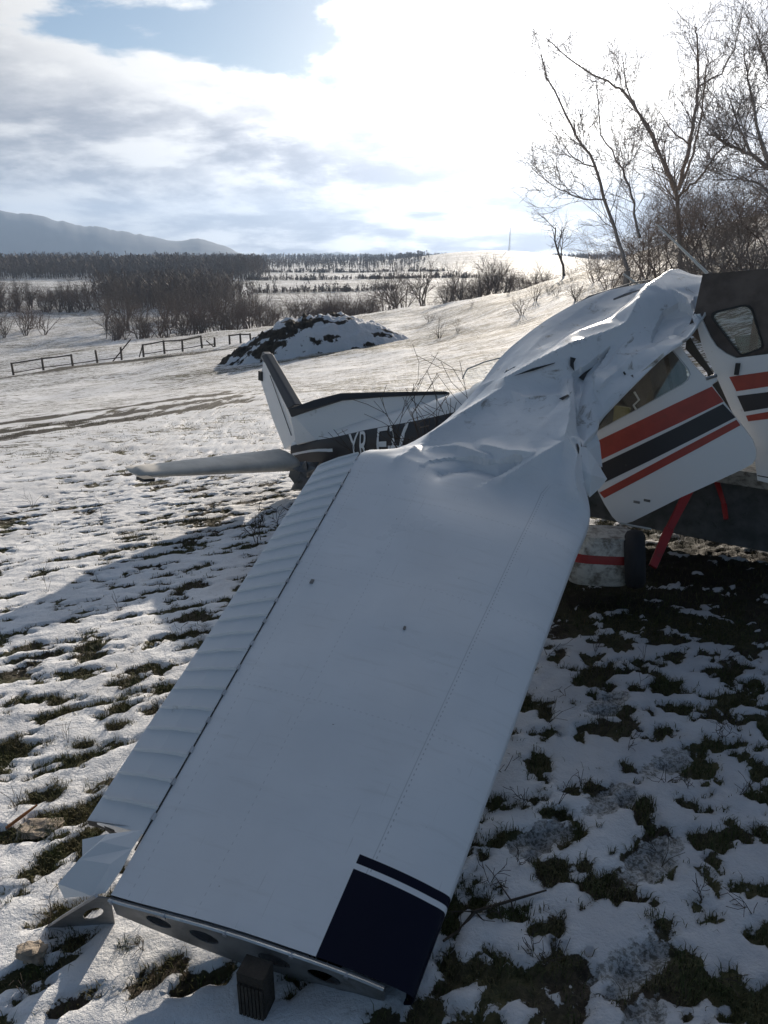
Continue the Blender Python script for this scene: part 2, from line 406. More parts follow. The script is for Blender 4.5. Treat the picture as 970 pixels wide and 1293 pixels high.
def hit(px, py, dmax=900):
    """where the pixel's ray meets the terrain"""
    d = np.geomspace(1.0, dmax, 4000); r = ray(px, py)
    x, y, z = d*r[0], d*r[1], CAM_H+d*r[2]
    k = np.argmax(z < T0(x, y)+0.03)
    return np.array([x[k], y[k], z[k]]) if k > 0 else None

def axis(dense0, dense1, step, ratio, end0, end1):
    a = list(np.arange(dense0, dense1+1e-6, step))
    s = step; v = a[-1]
    while v < end1: s *= ratio; v += s; a.append(v)
    s = step; v = a[0]; lo = []
    while v > end0: s *= ratio; v -= s; lo.append(v)
    return np.array(lo[::-1]+a)

def ground_mat():
    m = bpy.data.materials.new('snowy_pasture'); m.use_nodes = True; g = NT(m.node_tree); bs = g.n['Principled BSDF']
    tc = g.add('ShaderNodeTexCoord'); ob = tc.outputs['Object']
    def att(n): return g.add('ShaderNodeAttribute', attribute_name=n).outputs['Fac']
    bare, slush, near, dirt = att('bare'), att('slush'), att('near'), att('dirt')
    mp = g.add('ShaderNodeMapping'); mp.inputs['Rotation'].default_value = (0, 0, radians(-18)); mp.inputs['Scale'].default_value = (0.55, 2.0, 1.0)
    g.l.new(ob, mp.inputs[0])
    nf = g.noise(mp.outputs[0], 1.3, 7.0, 0.68); nb = g.noise(ob, 0.05, 3.0, 0.5); nm = g.noise(ob, 0.22, 3.0, 0.55)
    nf2 = g.noise(mp.outputs[0], 7.0, 6.0, 0.7)
    farscore = g.math('ADD', g.math('MULTIPLY', g.math('SUBTRACT', nf2, 0.50), 10.0), g.math('ADD', g.math('MULTIPLY', g.math('SUBTRACT', nf, 0.565), 6.0), g.math('ADD', g.math('MULTIPLY', g.math('SUBTRACT', nb, 0.5), 3.0), g.math('MULTIPLY', g.math('SUBTRACT', nm, 0.5), 2.6))))
    mm = g.add('ShaderNodeMix'); mm.data_type = 'FLOAT'; g.l.new(near, mm.inputs[0]); g.l.new(farscore, mm.inputs[2]); g.l.new(bare, mm.inputs[3])
    s = g.math('ADD', mm.outputs[0], dirt)
    fine = g.noise(ob, 26.0, 6.0, 0.7); fine2 = g.noise(ob, 90.0, 3.0, 0.6)
    s = g.math('ADD', s, g.math('ADD', g.math('MULTIPLY', g.math('SUBTRACT', fine, 0.5), 1.5), g.math('MULTIPLY', g.math('SUBTRACT', fine2, 0.5), 0.9)))
    isb = g.ramp(s, -0.06, 0.12)
    # specks of straw and soil poking through
    isb = g.math('MAXIMUM', isb, g.math('MULTIPLY', g.ramp(g.math('ADD', fine2, g.math('MULTIPLY', s, 0.10)), 0.66, 0.72), 0.6))
    soil = g.mix(g.ramp(g.noise(ob, 40.0, 5.0, 0.7), 0.35, 0.65), (0.030, 0.024, 0.017, 1), (0.085, 0.066, 0.045, 1))
    grass = g.mix(g.ramp(fine, 0.35, 0.65), (0.040, 0.046, 0.018, 1), (0.095, 0.085, 0.040, 1))
    nm2 = g.noise(ob, 3.0, 5.0, 0.65)
    bcol = g.mix(g.ramp(g.noise(ob, 2.2, 4.0, 0.6), 0.42, 0.60), grass, soil)
    scol = g.mix(g.ramp(g.noise(ob, 1.1, 5.0, 0.6), 0.3, 0.75), (0.82, 0.83, 0.85, 1), (0.66, 0.66, 0.67, 1))
    scol = g.mix(g.math('MULTIPLY', att('wet_shade'), g.ramp(nm2, 0.25, 0.6, 0.45, 1.0)), scol, (0.50, 0.505, 0.53, 1))  # shade painted into the snow colour, along with wet trampling
    scol = g.mix(g.ramp(s, -0.75, 0.0, 0.0, 0.35), scol, (0.48, 0.46, 0.43, 1))
    bcol = g.mix(g.math('MULTIPLY', att('mud'), g.ramp(nm2, 0.3, 0.55, 0.5, 1.0)), bcol, (0.026, 0.020, 0.015, 1))
    c = g.mix(isb, scol, bcol)
    ice = g.mix(g.ramp(g.noise(ob, 75.0, 6.0, 0.7), 0.42, 0.56), (0.12, 0.12, 0.11, 1), (0.40, 0.41, 0.42, 1))
    si = g.math('MULTIPLY', g.ramp(g.math('ADD', slush, g.math('MULTIPLY', g.math('SUBTRACT', fine, 0.5), 1.3)), 0.36, 0.46), 0.85)
    c = g.mix(si, c, ice)
    g.l.new(c, bs.inputs['Base Color'])
    g.l.new(g.math('SUBTRACT', 0.78, g.math('MULTIPLY', si, 0.45)), bs.inputs['Roughness'])
    bs.inputs['Specular IOR Level'].default_value = 0.25
    b = g.add('ShaderNodeBump', i_Strength=0.55, i_Distance=0.03)
    hh = g.math('ADD', g.math('MULTIPLY', fine, 0.6), g.math('ADD', g.math('MULTIPLY', fine2, 0.25), g.math('MULTIPLY', isb, -0.5)))
    g.l.new(hh, b.inputs['Height']); g.l.new(b.outputs[0], bs.inputs['Normal'])
    return m

def build_ground():
    xs = axis(-3.6, 3.4, 0.024, 1.055, -5200, 5200); ys = axis(0.7, 7.6, 0.024, 1.030, -420, 8000)
    X, Y = np.meshgrid(xs, ys)
    sc_, sl = ground_fields(X, Y)
    Z = T0(X, Y)+micro(X, Y, sc_, sl)
    nx, ny = len(xs), len(ys)
    co = np.stack([X, Y, Z], -1).reshape(-1, 3)
    idx = np.arange(nx*ny).reshape(ny, nx)
    q = np.stack([idx[:-1, :-1], idx[:-1, 1:], idx[1:, 1:], idx[1:, :-1]], -1).reshape(-1, 4)
    me = bpy.data.meshes.new('ground')
    me.vertices.add(len(co)); me.vertices.foreach_set('co', co.astype(np.float32).ravel())
    me.loops.add(q.size); me.loops.foreach_set('vertex_index', q.astype(np.int32).ravel())
    me.polygons.add(len(q)); me.polygons.foreach_set('loop_start', np.arange(0, q.size, 4, dtype=np.int32))
    me.update(calc_edges=True); me.validate()
    me.polygons.foreach_set('use_smooth', np.ones(len(q), dtype=bool))
    dist = np.hypot(X, Y)
    near = 1-sm(7.0, 15.0, dist)
    near = np.maximum(near, np.max([np.exp(-(seg_dist(X, Y, a, b)/0.9)**4) for a, b in TRACKS], axis=0)*0.8)
    wet_shade = sm(-0.1, 0.9, X-0.33*(Y-2.0)+0.25*fbm(X*0.9, Y*0.9, 3, 71))*(1-sm(5.5, 9.0, Y))  # mask for the painted shade and trampled snow beside the wing
    mud = np.maximum(np.max([np.exp(-(seg_dist(X, Y, a, b)/0.55)**4) for a, b in TRACKS], axis=0), np.exp(-((X-2.0)/2.0)**2-((Y-4.7)/1.1)**2))
    mud = np.maximum(mud, np.exp(-(seg_dist(X, Y, *FENCE_PATH)/2.2)**2))
    dirt = 3.2*np.exp(-(seg_dist(X, Y, *FENCE_PATH)/1.5)**2)
    dirt = dirt+1.6*np.exp(-(((X+3.0)/4.6)**2+((Y-29.2)/1.2)**2))
    dirt = dirt+0.10*sm(60, 90, Y)+0.9*np.exp(-((X-9-0.08*(Y-40))/5)**2-((Y-44)/5)**2)
    dirt = dirt+0.35*sm(3, 9, X)*sm(14, 24, Y)*(1-sm(60, 80, Y))
    for nm, arr in (('bare', sc_), ('slush', sl), ('near', near), ('dirt', dirt), ('wet_shade', wet_shade), ('mud', mud)):
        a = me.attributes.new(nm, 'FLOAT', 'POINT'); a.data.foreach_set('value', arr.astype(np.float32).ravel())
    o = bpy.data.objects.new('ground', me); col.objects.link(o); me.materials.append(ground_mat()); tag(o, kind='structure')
build_ground()

# mountains: folded ridges far away
def mountains():
    def ridge(name, prof, dist, depth, seed, noise, mt):
        pxs = np.array([p[0] for p in prof], float); pys = np.array([p[1] for p in prof], float)
        n, m_ = 240, 26
        u = np.linspace(pxs[0], pxs[-1], n); top = np.interp(u, pxs, pys)
        vs = []; fs = []
        for j in range(m_):
            t = j/(m_-1)                                               # 0 foot, 1 crest, then down the back
            for i in range(n):
                p = P(u[i], top[i], dist)
                crest = p[2]+noise*dist*0.0018*float(fbm(np.array(u[i]/14), np.array(0.3), 4, seed))
                f = sin(min(t, 0.8)/0.8*pi/2)**1.3 if t <= 0.8 else cos((t-0.8)/0.2*pi/2)
                w = 0.24*dist*0.25*(1-f)*float(fbm(np.array(u[i]/26), np.array(t*9.0), 4, seed+4))*0.05
                vs.append((p[0]*(1-(0.8-t)*depth/dist), p[1]-(0.8-t)*depth, -12+(p[2]+12)*f+(crest-p[2])*f**6+w*0.5*f))
        for j in range(m_-1):
            for i in range(n-1):
                a = j*n+i; fs.append((a, a+1, a+n+1, a+n))
        o = mesh_obj(name, vs, fs, mt, smooth=True); tag(o, kind='structure')
    ridge('mountains', [(-420, 300), (-200, 262), (-80, 270), (0, 266), (50, 273), (95, 284), (120, 286), (170, 296), (225, 304), (250, 301), (285, 311), (312, 324), (335, 331)], 3200, 900, 3, 0.5, M['rock'])
    ridge('mountains', [(300, 330), (340, 324), (380, 321), (420, 318), (470, 321), (520, 324), (600, 326), (700, 329), (1000, 322), (1300, 326)], 5600, 900, 9, 0.7, M['rock'])
mountains()

# ------------------------------------------------------------------ bare trees
def grow(mb, tw, p, d, L, r, lvl, rng, maxl, sides, up=0.12, dens=1.0, wob=0.16, rmin=0.004):
    n = max(2, int(4-lvl*0.6)); pts = [p]; q = p; dd = unit(d); rad = [r]
    for i in range(n):
        dd = unit(dd+rng.normal(size=3)*wob+np.array([0, 0, up]))
        q = q+dd*L/n; pts.append(q); rad.append(max(r*(1-0.62*(i+1)/n), rmin))
    (mb if lvl < 2 else tw).tube(pts, rad, sides if lvl < 2 else 3, cap=False)
    if lvl >= maxl: return
    k = max(2, int(round((4 if lvl == 0 else 5)*dens)))
    for i in range(k):
        t = 0.25+0.75*(i+rng.random())/k; f = t*n; a = min(int(f), n-1); s = pts[a]+(pts[a+1]-pts[a])*(f-a)
        base = unit(pts[a+1]-pts[a]); side = unit(np.cross(base, rng.normal(size=3)))
        ang = 0.45+0.5*rng.random()
        grow(mb, tw, s, base*cos(ang)+side*sin(ang), L*(0.45+0.25*rng.random()), max(rad[a]*0.55, rmin), lvl+1, rng, maxl, sides, up, dens, wob, rmin)

def tree_meshes(seed, H, stems, maxl, r0, dens=1.0, spread=0.25):
    rng = np.random.default_rng(seed); mb, tw = MB(), MB()
    for s in range(stems):
        a = rng.random()*2*pi; lean = spread*(0.3+rng.random()) if stems > 1 else 0.08
        grow(mb, tw, np.array([0.12*cos(a)*(stems > 1), 0.12*sin(a)*(stems > 1), -0.15]), np.array([cos(a)*lean, sin(a)*lean, 1.0]), H*(0.55+0.2*rng.random()), r0*(0.7+0.3*rng.random()), 0, rng, maxl, 4, up=0.05, dens=dens, wob=0.22)
    return mb, tw

def make_tree(name, seed, H, stems, maxl, r0, m1, m2, dens=1.0, spread=0.25):
    mb, tw = tree_meshes(seed, H, stems, maxl, r0, dens, spread)
    root = empty(name, (0, 0, 0))
    mb.build('trunk', m1, root); tw.build('crown', m2, root)
    return root
def copy_tree(root):
    r = root.copy(); col.objects.link(r)
    for ch in root.children:
        c = ch.copy(); col.objects.link(c); c.parent = r; c.matrix_parent_inverse = ch.matrix_parent_inverse.copy()
    return r

def woods():
    rng = np.random.default_rng(5)
    protos = {}
    for i in range(5): protos[('tree', i)] = make_tree('bare_tree', 100+i, 9.0, 1 if i < 3 else 3, 3, 0.20, M['bark'], M['bark'], 1.2, 0.3)
    for i in range(3): protos[('shrub', i)] = make_tree('bare_shrub', 200+i, 4.5, 7, 2, 0.06, M['bark'], M['bark2'], 1.1, 0.5)
    used = set()
    def put(kind, i, x, y, s, label, cat, group):
        key = (kind, i); o = protos[key]
        if key in used: o = copy_tree(o)
        used.add(key)
        o.location = (x, y, Tz(x, y)-0.05); o.rotation_euler = (0, 0, rng.random()*6.28); o.scale = (s, s, s*(0.9+0.25*rng.random()))
        tag(o, label, cat, group)
    # the copse in the dip beyond the fence
    for k in range(110):
        px = 135+rng.random()**0.9*330; Y = 104+rng.random()*42
        put('tree', rng.integers(5), (px-485)/F*Y*0.98, Y, (0.40+0.5*rng.random()**1.5)*(1-0.42*float(sm(290, 450, px))), 'bare brown tree of the copse in the dip beyond the rail fence', 'tree', 'copse beyond the rail fence')
    for k in range(60):
        px = 140+rng.random()*330; Y = 98+rng.random()*10
        put('shrub', rng.integers(3), (px-485)/F*Y*0.98, Y, 0.7+0.5*rng.random(), 'bare shrub at the foot of the copse beyond the rail fence', 'shrub', 'shrubs at the foot of the copse')
    # two hedge lines across the white field on the left
    for k in range(46):
        px = -60+rng.random()*210; Y = 168+rng.random()*8
        put('tree', 3+rng.integers(2), (px-485)/F*Y*0.98, Y, 0.45+0.3*rng.random(), 'slender bare sapling of the hedge line crossing the far white field', 'tree', 'hedge line across the far field')
    for k in range(34):
        px = -60+rng.random()*200; Y = 158+rng.random()*8
        put('shrub', rng.integers(3), (px-485)/F*Y*0.98, Y, 0.8+0.5*rng.random(), 'low dark shrub in the hedge line crossing the far white field', 'shrub', 'shrubs in the hedge line')
    for k in range(14):
        px = -40+rng.random()*100; Y = 112+rng.random()*10
        put('shrub', rng.integers(3), (px-485)/F*Y*0.98, Y, 0.7+0.5*rng.random(), 'dark shrub at the lower corner of the fenced field', 'shrub', 'shrubs at the field corner')
    # trees behind the hillside behind the airplane
    for (px, Y, s) in ((498, 112, 1.0), (512, 116, 0.9), (536, 105, 0.95), (485, 118, 0.75), (545, 120, 0.6)):
        put('tree', rng.integers(3, 5), (px-485)/F*Y*0.98, Y, s, 'spreading bare tree standing alone between the copse and the hillside', 'tree', 'trees between copse and hillside')
    for k in range(40):
        px = 560+rng.random()**1.1*160; Y = 85+rng.random()*40
        put('tree', rng.integers(5), (px-485)/F*Y*0.98, Y, 0.38+0.25*rng.random(), 'bare tree of the belt behind the snowy hillside behind the airplane', 'tree', 'tree belt behind the hillside')
    for k in range(26):
        px = 560+rng.random()*170; Y = 78+rng.random()*12
        put('shrub', rng.integers(3), (px-485)/F*Y*0.98, Y, 0.5+0.35*rng.random(), 'bare shrub in the belt behind the snowy hillside behind the airplane', 'shrub', 'shrubs behind the hillside')
    put('tree', 1, (706-485)/F*52, 52*1.02, 0.62, 'lone bare tree with a round crown on the hillside behind the airplane', 'tree', None)
    for k in range(16):                                                # scattered scrub on the hillside
        px = 540+rng.random()*220; py = 430-(px-540)*0.25-rng.random()*45
        h = hit(px, py, 120)
        if h is None or h[1] < 12: continue
        put('shrub', rng.integers(3), h[0], h[1], 0.10+0.16*rng.random(), 'small dry scrub bush on the snowy hillside', 'shrub', 'scrub on the hillside')
    return protos
woods()

def far_woods():
    """woods too far off to count: one mass of thin stems and twigs"""
    rng = np.random.default_rng(9); mb = MB()
    def clump(x, y, h, n, w):
        z = float(T0(np.array(x), np.array(y)))
        kw = max(0.30, y/620.0)
        for k in range(n):
            a = np.array([x+rng.normal()*w, y+rng.normal()*w, z-0.3]); hh = h*(0.7+0.4*rng.random())
            t = a+np.array([rng.normal()*0.06*hh, rng.normal()*0.06*hh, hh]); b0 = len(mb.v)
            side = np.array([0.40*kw, 0.0, 0.0]); mb.v += [a-side*0.5, a+side*0.5, t]; mb.f.append((b0, b0+1, b0+2))
            for j in range(13):
                f = 0.25+0.7*rng.random(); s = a+(t-a)*f; an = rng.random()*6.28; L = hh*(0.16+0.2*rng.random())
                e = s+np.array([cos(an)*L*0.6, sin(an)*L*0.6, L*0.8]); wv = np.array([sin(an), -cos(an), 0.3])*(0.10+0.10*rng.random())*kw
                b1 = len(mb.v); mb.v += [s, e-wv*2.2, e+wv*2.2]; mb.f.append((b1, b1+1, b1+2))
    for k in range(2400):                                              # dark wood under the blue mountains
        Y = 400+rng.random()*230; px = -140+rng.random()*480; clump((px-485)/F*Y, Y, 8.5+2.5*rng.random(), 2, 3)
    for k in range(900):
        Y = 165+rng.random()*110; px = 140+rng.random()*130+60*rng.random()**2; clump((px-485)/F*Y, Y, 3.5+3.5*rng.random(), 2, 2)
    for k in range(420):
        Y = 620+rng.random()*500; px = 300+rng.random()*235; clump((px-485)/F*Y, Y, 6, 2, 3)
    for k in range(2600):
        Y = 1200+rng.random()*420; px = 200+rng.random()*820; clump((px-485)/F*Y, Y, 7+3*rng.random(), 1, 6)
    for (Y0, a0, a1, n_) in ((250, 330, 500, 130), (385, 320, 600, 260), (545, 300, 560, 260)):      # hedge rows across the far fields
        for k in range(n_):
            px = a0+(a1-a0)*rng.random(); Y = Y0+0.06*(px-a0)+rng.normal()*0.8; clump((px-485)/F*Y, Y, 1.3+2.2*rng.random()**3, 3, 1.2)
    o = mb.build('far_wood', M['bark']); tag(o, 'dark leafless far woods below the blue mountains', 'wood', kind='stuff')
far_woods()

def limb_tree(name, limbs, d0, dj, seed, label, twn, rad0):
    rng = np.random.default_rng(seed); mb, tw = MB(), MB(); cr = []
    for li, (pts, r) in enumerate(limbs):
        dd = d0+dj*rng.normal(); out = []
        for i, p in enumerate(pts): out.append(P(p[0], p[1], d0+(dd-d0)*min(1, i/3.0)))
        # resample with wobble
        fine = []
        for a, b in zip(out[:-1], out[1:]):
            for t in np.linspace(0, 1, 4, endpoint=False): fine.append(a+(b-a)*t+rng.normal(size=3)*0.02)
        fine.append(out[-1]); n = len(fine); rr = [r*0.52*(1-0.88*i/(n-1))+0.006 for i in range(n)]
        mb.tube(fine, rr, 6, cap=False)
        for k in range(int(n*twn)):
            i = int(rng.integers(int(n*0.2), n-1)); base = unit(fine[i+1]-fine[i]); side = unit(np.cross(base, rng.normal(size=3))); ang = 0.4+0.5*rng.random()
            grow(tw, tw, fine[i], base*cos(ang)+side*sin(ang), 0.5+1.0*rng.random()*(1.2-i/n), max(rr[i]*0.35, 0.006), 1, rng, 3, 3, 0.10, 0.8, 0.2)
    b = P(limbs[0][0][0][0], limbs[0][0][0][1], d0); root = empty(name, (b[0], b[1], Tz(b[0], b[1])))
    low = MB(); foot = np.array([b[0], b[1], Tz(b[0], b[1])-0.2]); mb.tube([foot, b], [limbs[0][1]*1.25, limbs[0][1]], 6, cap=False)
    bpy.context.view_layer.update()
    mb.build('trunk', M['glarebark'], root, True); tw.build('crown', M['glarebark'], root)
    tag(root, label, 'tree'); return root
limb_tree('bare_tree', [
    ([(860, 345), (858, 306), (854, 238), (844, 218), (824, 170), (793, 122), (769, 104), (728, 82), (689, 48)], 0.11),
    ([(854, 245), (837, 201), (810, 146), (793, 115), (785, 70)], 0.09),
    ([(856, 240), (871, 187), (878, 140), (882, 102), (880, 44), (878, 30)], 0.11),
    ([(858, 236), (876, 195), (885, 140), (892, 85), (893, 60)], 0.07),
    ([(858, 248), (878, 228), (899, 204), (922, 170), (940, 120)], 0.06),
    ([(882, 109), (912, 92), (931, 54), (939, 0)], 0.045),
    ([(872, 185), (850, 165), (832, 140)], 0.04)], 21.0, 0.9, 31, 'tall bare tree with a forked trunk behind the cabin', 1.5, 0.17)
limb_tree('bare_tree', [
    ([(792, 342), (776, 289), (752, 211), (722, 160), (691, 99), (683, 68)], 0.085),
    ([(766, 252), (740, 252), (705, 240), (671, 211)], 0.035),
    ([(752, 213), (725, 200), (702, 172)], 0.03),
    ([(806, 300), (800, 259), (786, 214), (759, 170), (752, 95)], 0.06),
    ([(786, 214), (800, 200), (812, 180)], 0.025)], 18.5, 0.6, 32, 'leaning slender bare tree beside the forked tree', 1.7, 0.09)
limb_tree('bare_tree', [
    ([(1000, 340), (992, 270), (975, 220), (950, 195), (915, 180), (890, 165)], 0.13),
    ([(990, 262), (965, 235), (935, 225), (905, 228)], 0.06),
    ([(975, 220), (955, 160), (945, 100), (940, 60)], 0.07),
    ([(985, 240), (985, 160), (970, 90), (955, 40)], 0.08),
    ([(995, 260), (1020, 180), (1030, 90), (1025, 30)], 0.09),
    ([(950, 195), (930, 150), (915, 110)], 0.04)], 16.5, 0.8, 33, 'bare tree with arching branches beside the thicket', 1.8, 0.13)

def thicket():
    rng = np.random.default_rng(15)
    pr = [make_tree('thicket_shrub', 300+i, 3.6, 9, 3, 0.030, M['bark2'], M['glarebark'], 1.0, 0.42) for i in range(3)]
    n = 0
    for (px, Y, s) in ((770, 27, .62), (795, 25, .75), (815, 28, 1.0), (835, 24, .9), (852, 27, 1.0), (872, 23, .8), (890, 26, .95), (905, 22, .85), (925, 25, .9),
                       (945, 21, .8), (965, 24, .9), (990, 21, 1.1), (1015, 23, 1.1), (750, 33, .55), (880, 19, .55), (915, 18, .5), (950, 17.5, .5), (820, 21, .5), (780, 22, .45), (985, 17, .6)):
        o = pr[n % 3] if n < 3 else copy_tree(pr[n % 3]); n += 1
        x = (px-485)/F*Y*0.96
        o.location = (x, Y, Tz(x, Y)-0.05); o.rotation_euler = (0, 0, rng.random()*6.28); o.scale = (s, s, s*0.86)
        tag(o, 'many-stemmed leafless shrub of the reddish thicket behind the cabin', 'shrub', 'thicket behind the cabin')
thicket()

# ------------------------------------------------------------------ mound, fence, houses, mast
def mound():
    cx, cy = -3.15, 33.5; nx, ny = 150, 90; vs = []; fs = []
    X, Y = np.meshgrid(np.linspace(-4.7, 4.9, nx), np.linspace(-3.3, 3.3, ny))
    r = np.sqrt((X/4.4)**2+(Y/2.7)**2)
    prof = (1-np.clip(r, 0, 1)**3.2)**1.1
    prof = prof*(0.66+0.34*sm(-3.6, -0.6, X))*(1-0.30*sm(0.8, 4.2, X))
    Z = 1.62*prof+np.clip(1.05-r, 0, 1)**0.5*0.12*fbm(X*1.1, Y*1.1, 4, 61)+0.05*fbm(X*4, Y*4, 3, 62)*np.clip(1.1-r, 0, 1)
    Z = Z+T0(X+cx, Y+cy)-0.08
    lump = fbm(X*0.85, Y*0.95+Z*1.1, 4, 64, 0.6)
    bare = lump-0.40+1.15*np.exp(-((X+1.1)/1.9)**2-((Y+1.0)/1.0)**2)-0.5*sm(0.4, 3.0, X)-0.9*sm(1.9, 2.6, 1.25*(Z-T0(X+cx, Y+cy)))+0.9*np.exp(-((X+4.0)/0.8)**2)
    Z = Z+0.10*np.clip(bare, -0.4, 1.0)*fbm(X*3.3, Y*3.3, 3, 66)*(r < 1)
    idx = np.arange(nx*ny).reshape(ny, nx)
    vs = np.stack([X+cx, Y+cy, Z], -1).reshape(-1, 3); fs = np.stack([idx[:-1, :-1], idx[:-1, 1:], idx[1:, 1:], idx[1:, :-1]], -1).reshape(-1, 4)
    m = bpy.data.materials.new('snowy_earth'); m.use_nodes = True; g = NT(m.node_tree); bs = g.n['Principled BSDF']
    at = g.add('ShaderNodeAttribute', attribute_name='bare').outputs['Fac']; ob = g.add('ShaderNodeTexCoord').outputs['Object']
    s = g.math('ADD', at, g.math('MULTIPLY', g.math('SUBTRACT', g.noise(ob, 5.0, 6.0, 0.7), 0.5), 2.4))
    c = g.mix(g.ramp(s, -0.06, 0.12), (0.80, 0.81, 0.84, 1), g.mix(g.ramp(g.noise(ob, 6.0, 4.0), 0.3, 0.7), (0.030, 0.024, 0.018, 1), (0.075, 0.058, 0.042, 1)))
    g.l.new(c, bs.inputs['Base Color']); bs.inputs['Roughness'].default_value = 0.9
    b = g.add('ShaderNodeBump', i_Strength=0.8, i_Distance=0.15); g.l.new(g.noise(ob, 6.0, 5.0, 0.7), b.inputs['Height']); g.l.new(b.outputs[0], bs.inputs['Normal'])
    o = mesh_obj('earth_mound', vs, fs, m, smooth=True)
    a = o.data.attributes.new('bare', 'FLOAT', 'POINT'); a.data.foreach_set('value', bare.astype(np.float32).ravel())
    tag(o, 'heap of dark earth partly covered with snow in the field', 'mound')
mound()

def fence():
    Yf = lambda px: 55.5+0.006*px
    def at(px): Y = Yf(px); x = (px-485)/F*Y*0.985; return np.array([x, Y, Tz(x, Y)])
    posts = [13, 52, 90, 122, 153, 181, 208, 231, 256, 272, 291, 305, 318]
    root = empty('rail_fence', tuple(at(13))); bpy.context.view_layer.update()
    top = {}
    for i, px in enumerate(posts):
        a = at(px); h = 0.92+0.12*random.random() if px < 270 else 0.72
        t = a+np.array([random.uniform(-.05, .05), random.uniform(-.05, .05), h]); top[px] = t
        MB().tube([a-np.array([0, 0, .2]), t], [0.085, 0.075], 6).build('post', M['wood'], root)
    def rail(a, b, r=0.055): MB().tube([a, (a+b)/2+np.array([0, 0, -0.02]), b], r, 6).build('rail', M['wood'], root)
    dz = np.array([0, 0, -0.06])
    for a, b in ((13, 52), (52, 90), (181, 208), (208, 231), (231, 256), (291, 305), (305, 318)): rail(top[a]+dz, top[b]+dz)
    lo = np.array([0, 0, 0.22])
    for a, b in ((13, 52), (52, 90), (90, 122), (122, 153), (181, 208), (208, 231), (231, 256), (256, 272)): rail(at(a)+lo, at(b)+lo, 0.035)
    MB().tube([at(142)+np.array([0, -.1, .02]), at(168)+np.array([0, -.1, 1.45])], 0.05, 6).build('leaning_plank', M['wood'], root)
    MB().tube([at(176)+np.array([0, -.1, .02]), top[181]+dz], 0.045, 6).build('brace', M['wood'], root)
    MB().tube([at(262)+np.array([0, -.1, .55]), at(271)+np.array([0, -.1, .02])], 0.045, 6).build('brace', M['wood'], root)
    tag(root, 'weathered wooden rail fence with missing rails along the field edge', 'fence')
fence()

def house(px, py, d, w, label):
    p = P(px, py, d); z = float(T0(np.array(p[0]), np.array(p[1]))); root = empty('house', (p[0], p[1], z)); bpy.context.view_layer.update()
    h = w*0.45; o = np.array([p[0], p[1], z]); z1 = max(p[2]-z, h)
    MB().box(o+[0, 0, z1*0.35], (w/2, 0, 0), (0, w*0.35, 0), (0, 0, z1*0.36)).build('wall', M['plaster'], root)
    zb, zt = z1*0.68, z1*0.68+w*0.4; e = w*0.56; f = w*0.42
    MB().hexa([o+[-e, -f, zb], o+[e, -f, zb], o+[e, f, zb], o+[-e, f, zb], o+[-e*.95, -.1, zt], o+[e*.95, -.1, zt], o+[e*.95, .1, zt], o+[-e*.95, .1, zt]]).build('roof', M['roofsnow'], root)
    tag(root, label, 'house')
house(255, 331, 600, 6.0, 'tiny far house with a white roof at the wood edge under the mountain')
house(318, 329, 660, 7.0, 'tiny far house with a white roof where the mountain meets the plain')

def mast():
    x, y = (634-485)/F*900, 900.0; z = float(T0(np.array(x), np.array(y))); root = empty('lattice_mast', (x, y, z)); bpy.context.view_layer.update()
    H = 25.0
    for a in range(3):
        q = np.array([cos(a*2.1), sin(a*2.1), 0])*1.0
        MB().tube([np.array([x, y, z-0.5])+q, np.array([x, y, z+H])+q*0.15], [0.22, 0.15], 4).build('leg', M['rod'], root)
    b = MB()
    for k in range(8):
        zz = z+H*(k+0.5)/8; s = 1-0.85*(k+0.5)/8
        for a in range(3): b.tube([np.array([x, y, zz])+np.array([cos(a*2.1), sin(a*2.1), 0])*s, np.array([x, y, zz+1.5])+np.array([cos((a+1)*2.1), sin((a+1)*2.1), 0])*s], 0.1, 3)
    b.build('bracing', M['rod'], root)
    tag(root, 'thin lattice mast on the far white hill', 'mast')
mast()

# ------------------------------------------------------------------ the airplane
H0, L0 = P(140, 1130, 2.21), P(523, 1262, 1.997)
H1, L1 = P(455, 573, 4.20), P(745, 655, 3.75)
WN = unit(np.cross(L0-H0, H1-H0)); WN = WN if WN[2] > 0 else -WN
plane_root = empty('light_airplane', (1.9, 5.3, 0.0))
tag(plane_root, 'wrecked white high-wing airplane with red and black stripes lying in the snow', 'airplane')
bpy.context.view_layer.update()
M['wing'] = wing_mat()

def catmull(a, b, c, d, t): return 0.5*((2*b)+(-a+c)*t+(2*a-5*b+4*c-d)*t*t+(-a+3*b-3*c+d)*t*t*t)
ROWS = [
    [(505, 564, 4.34), (556, 567, 4.26), (606, 569, 4.18), (655, 572, 4.09), (703, 578, 4.0), (737, 601, 3.9)],
    [(560, 532, 4.55), (602, 527, 4.47), (640, 524, 4.38), (678, 527, 4.28), (711, 536, 4.18), (735, 566, 4.08)],
    [(600, 492, 4.80), (635, 487, 4.70), (668, 492, 4.58), (698, 501, 4.46), (722, 508, 4.34), (754, 543, 4.22)],
    [(648, 436, 5.08), (680, 440, 4.95), (708, 452, 4.70), (738, 472, 4.58), (760, 486, 4.46), (763, 524, 4.30)],
    [(735, 379, 5.36), (757, 394, 5.18), (773, 410, 4.88), (786, 434, 4.74), (802, 448, 4.58), (834, 452, 4.40)],
    [(828, 354, 5.50), (838, 364, 5.30), (845, 378, 5.0), (850, 402, 4.82), (857, 422, 4.62), (869, 426, 4.44)],
    [(922, 345, 5.45), (918, 350, 5.28), (914, 357, 5.12), (910, 366, 4.90), (903, 379, 4.74), (894, 392, 4.58)]]
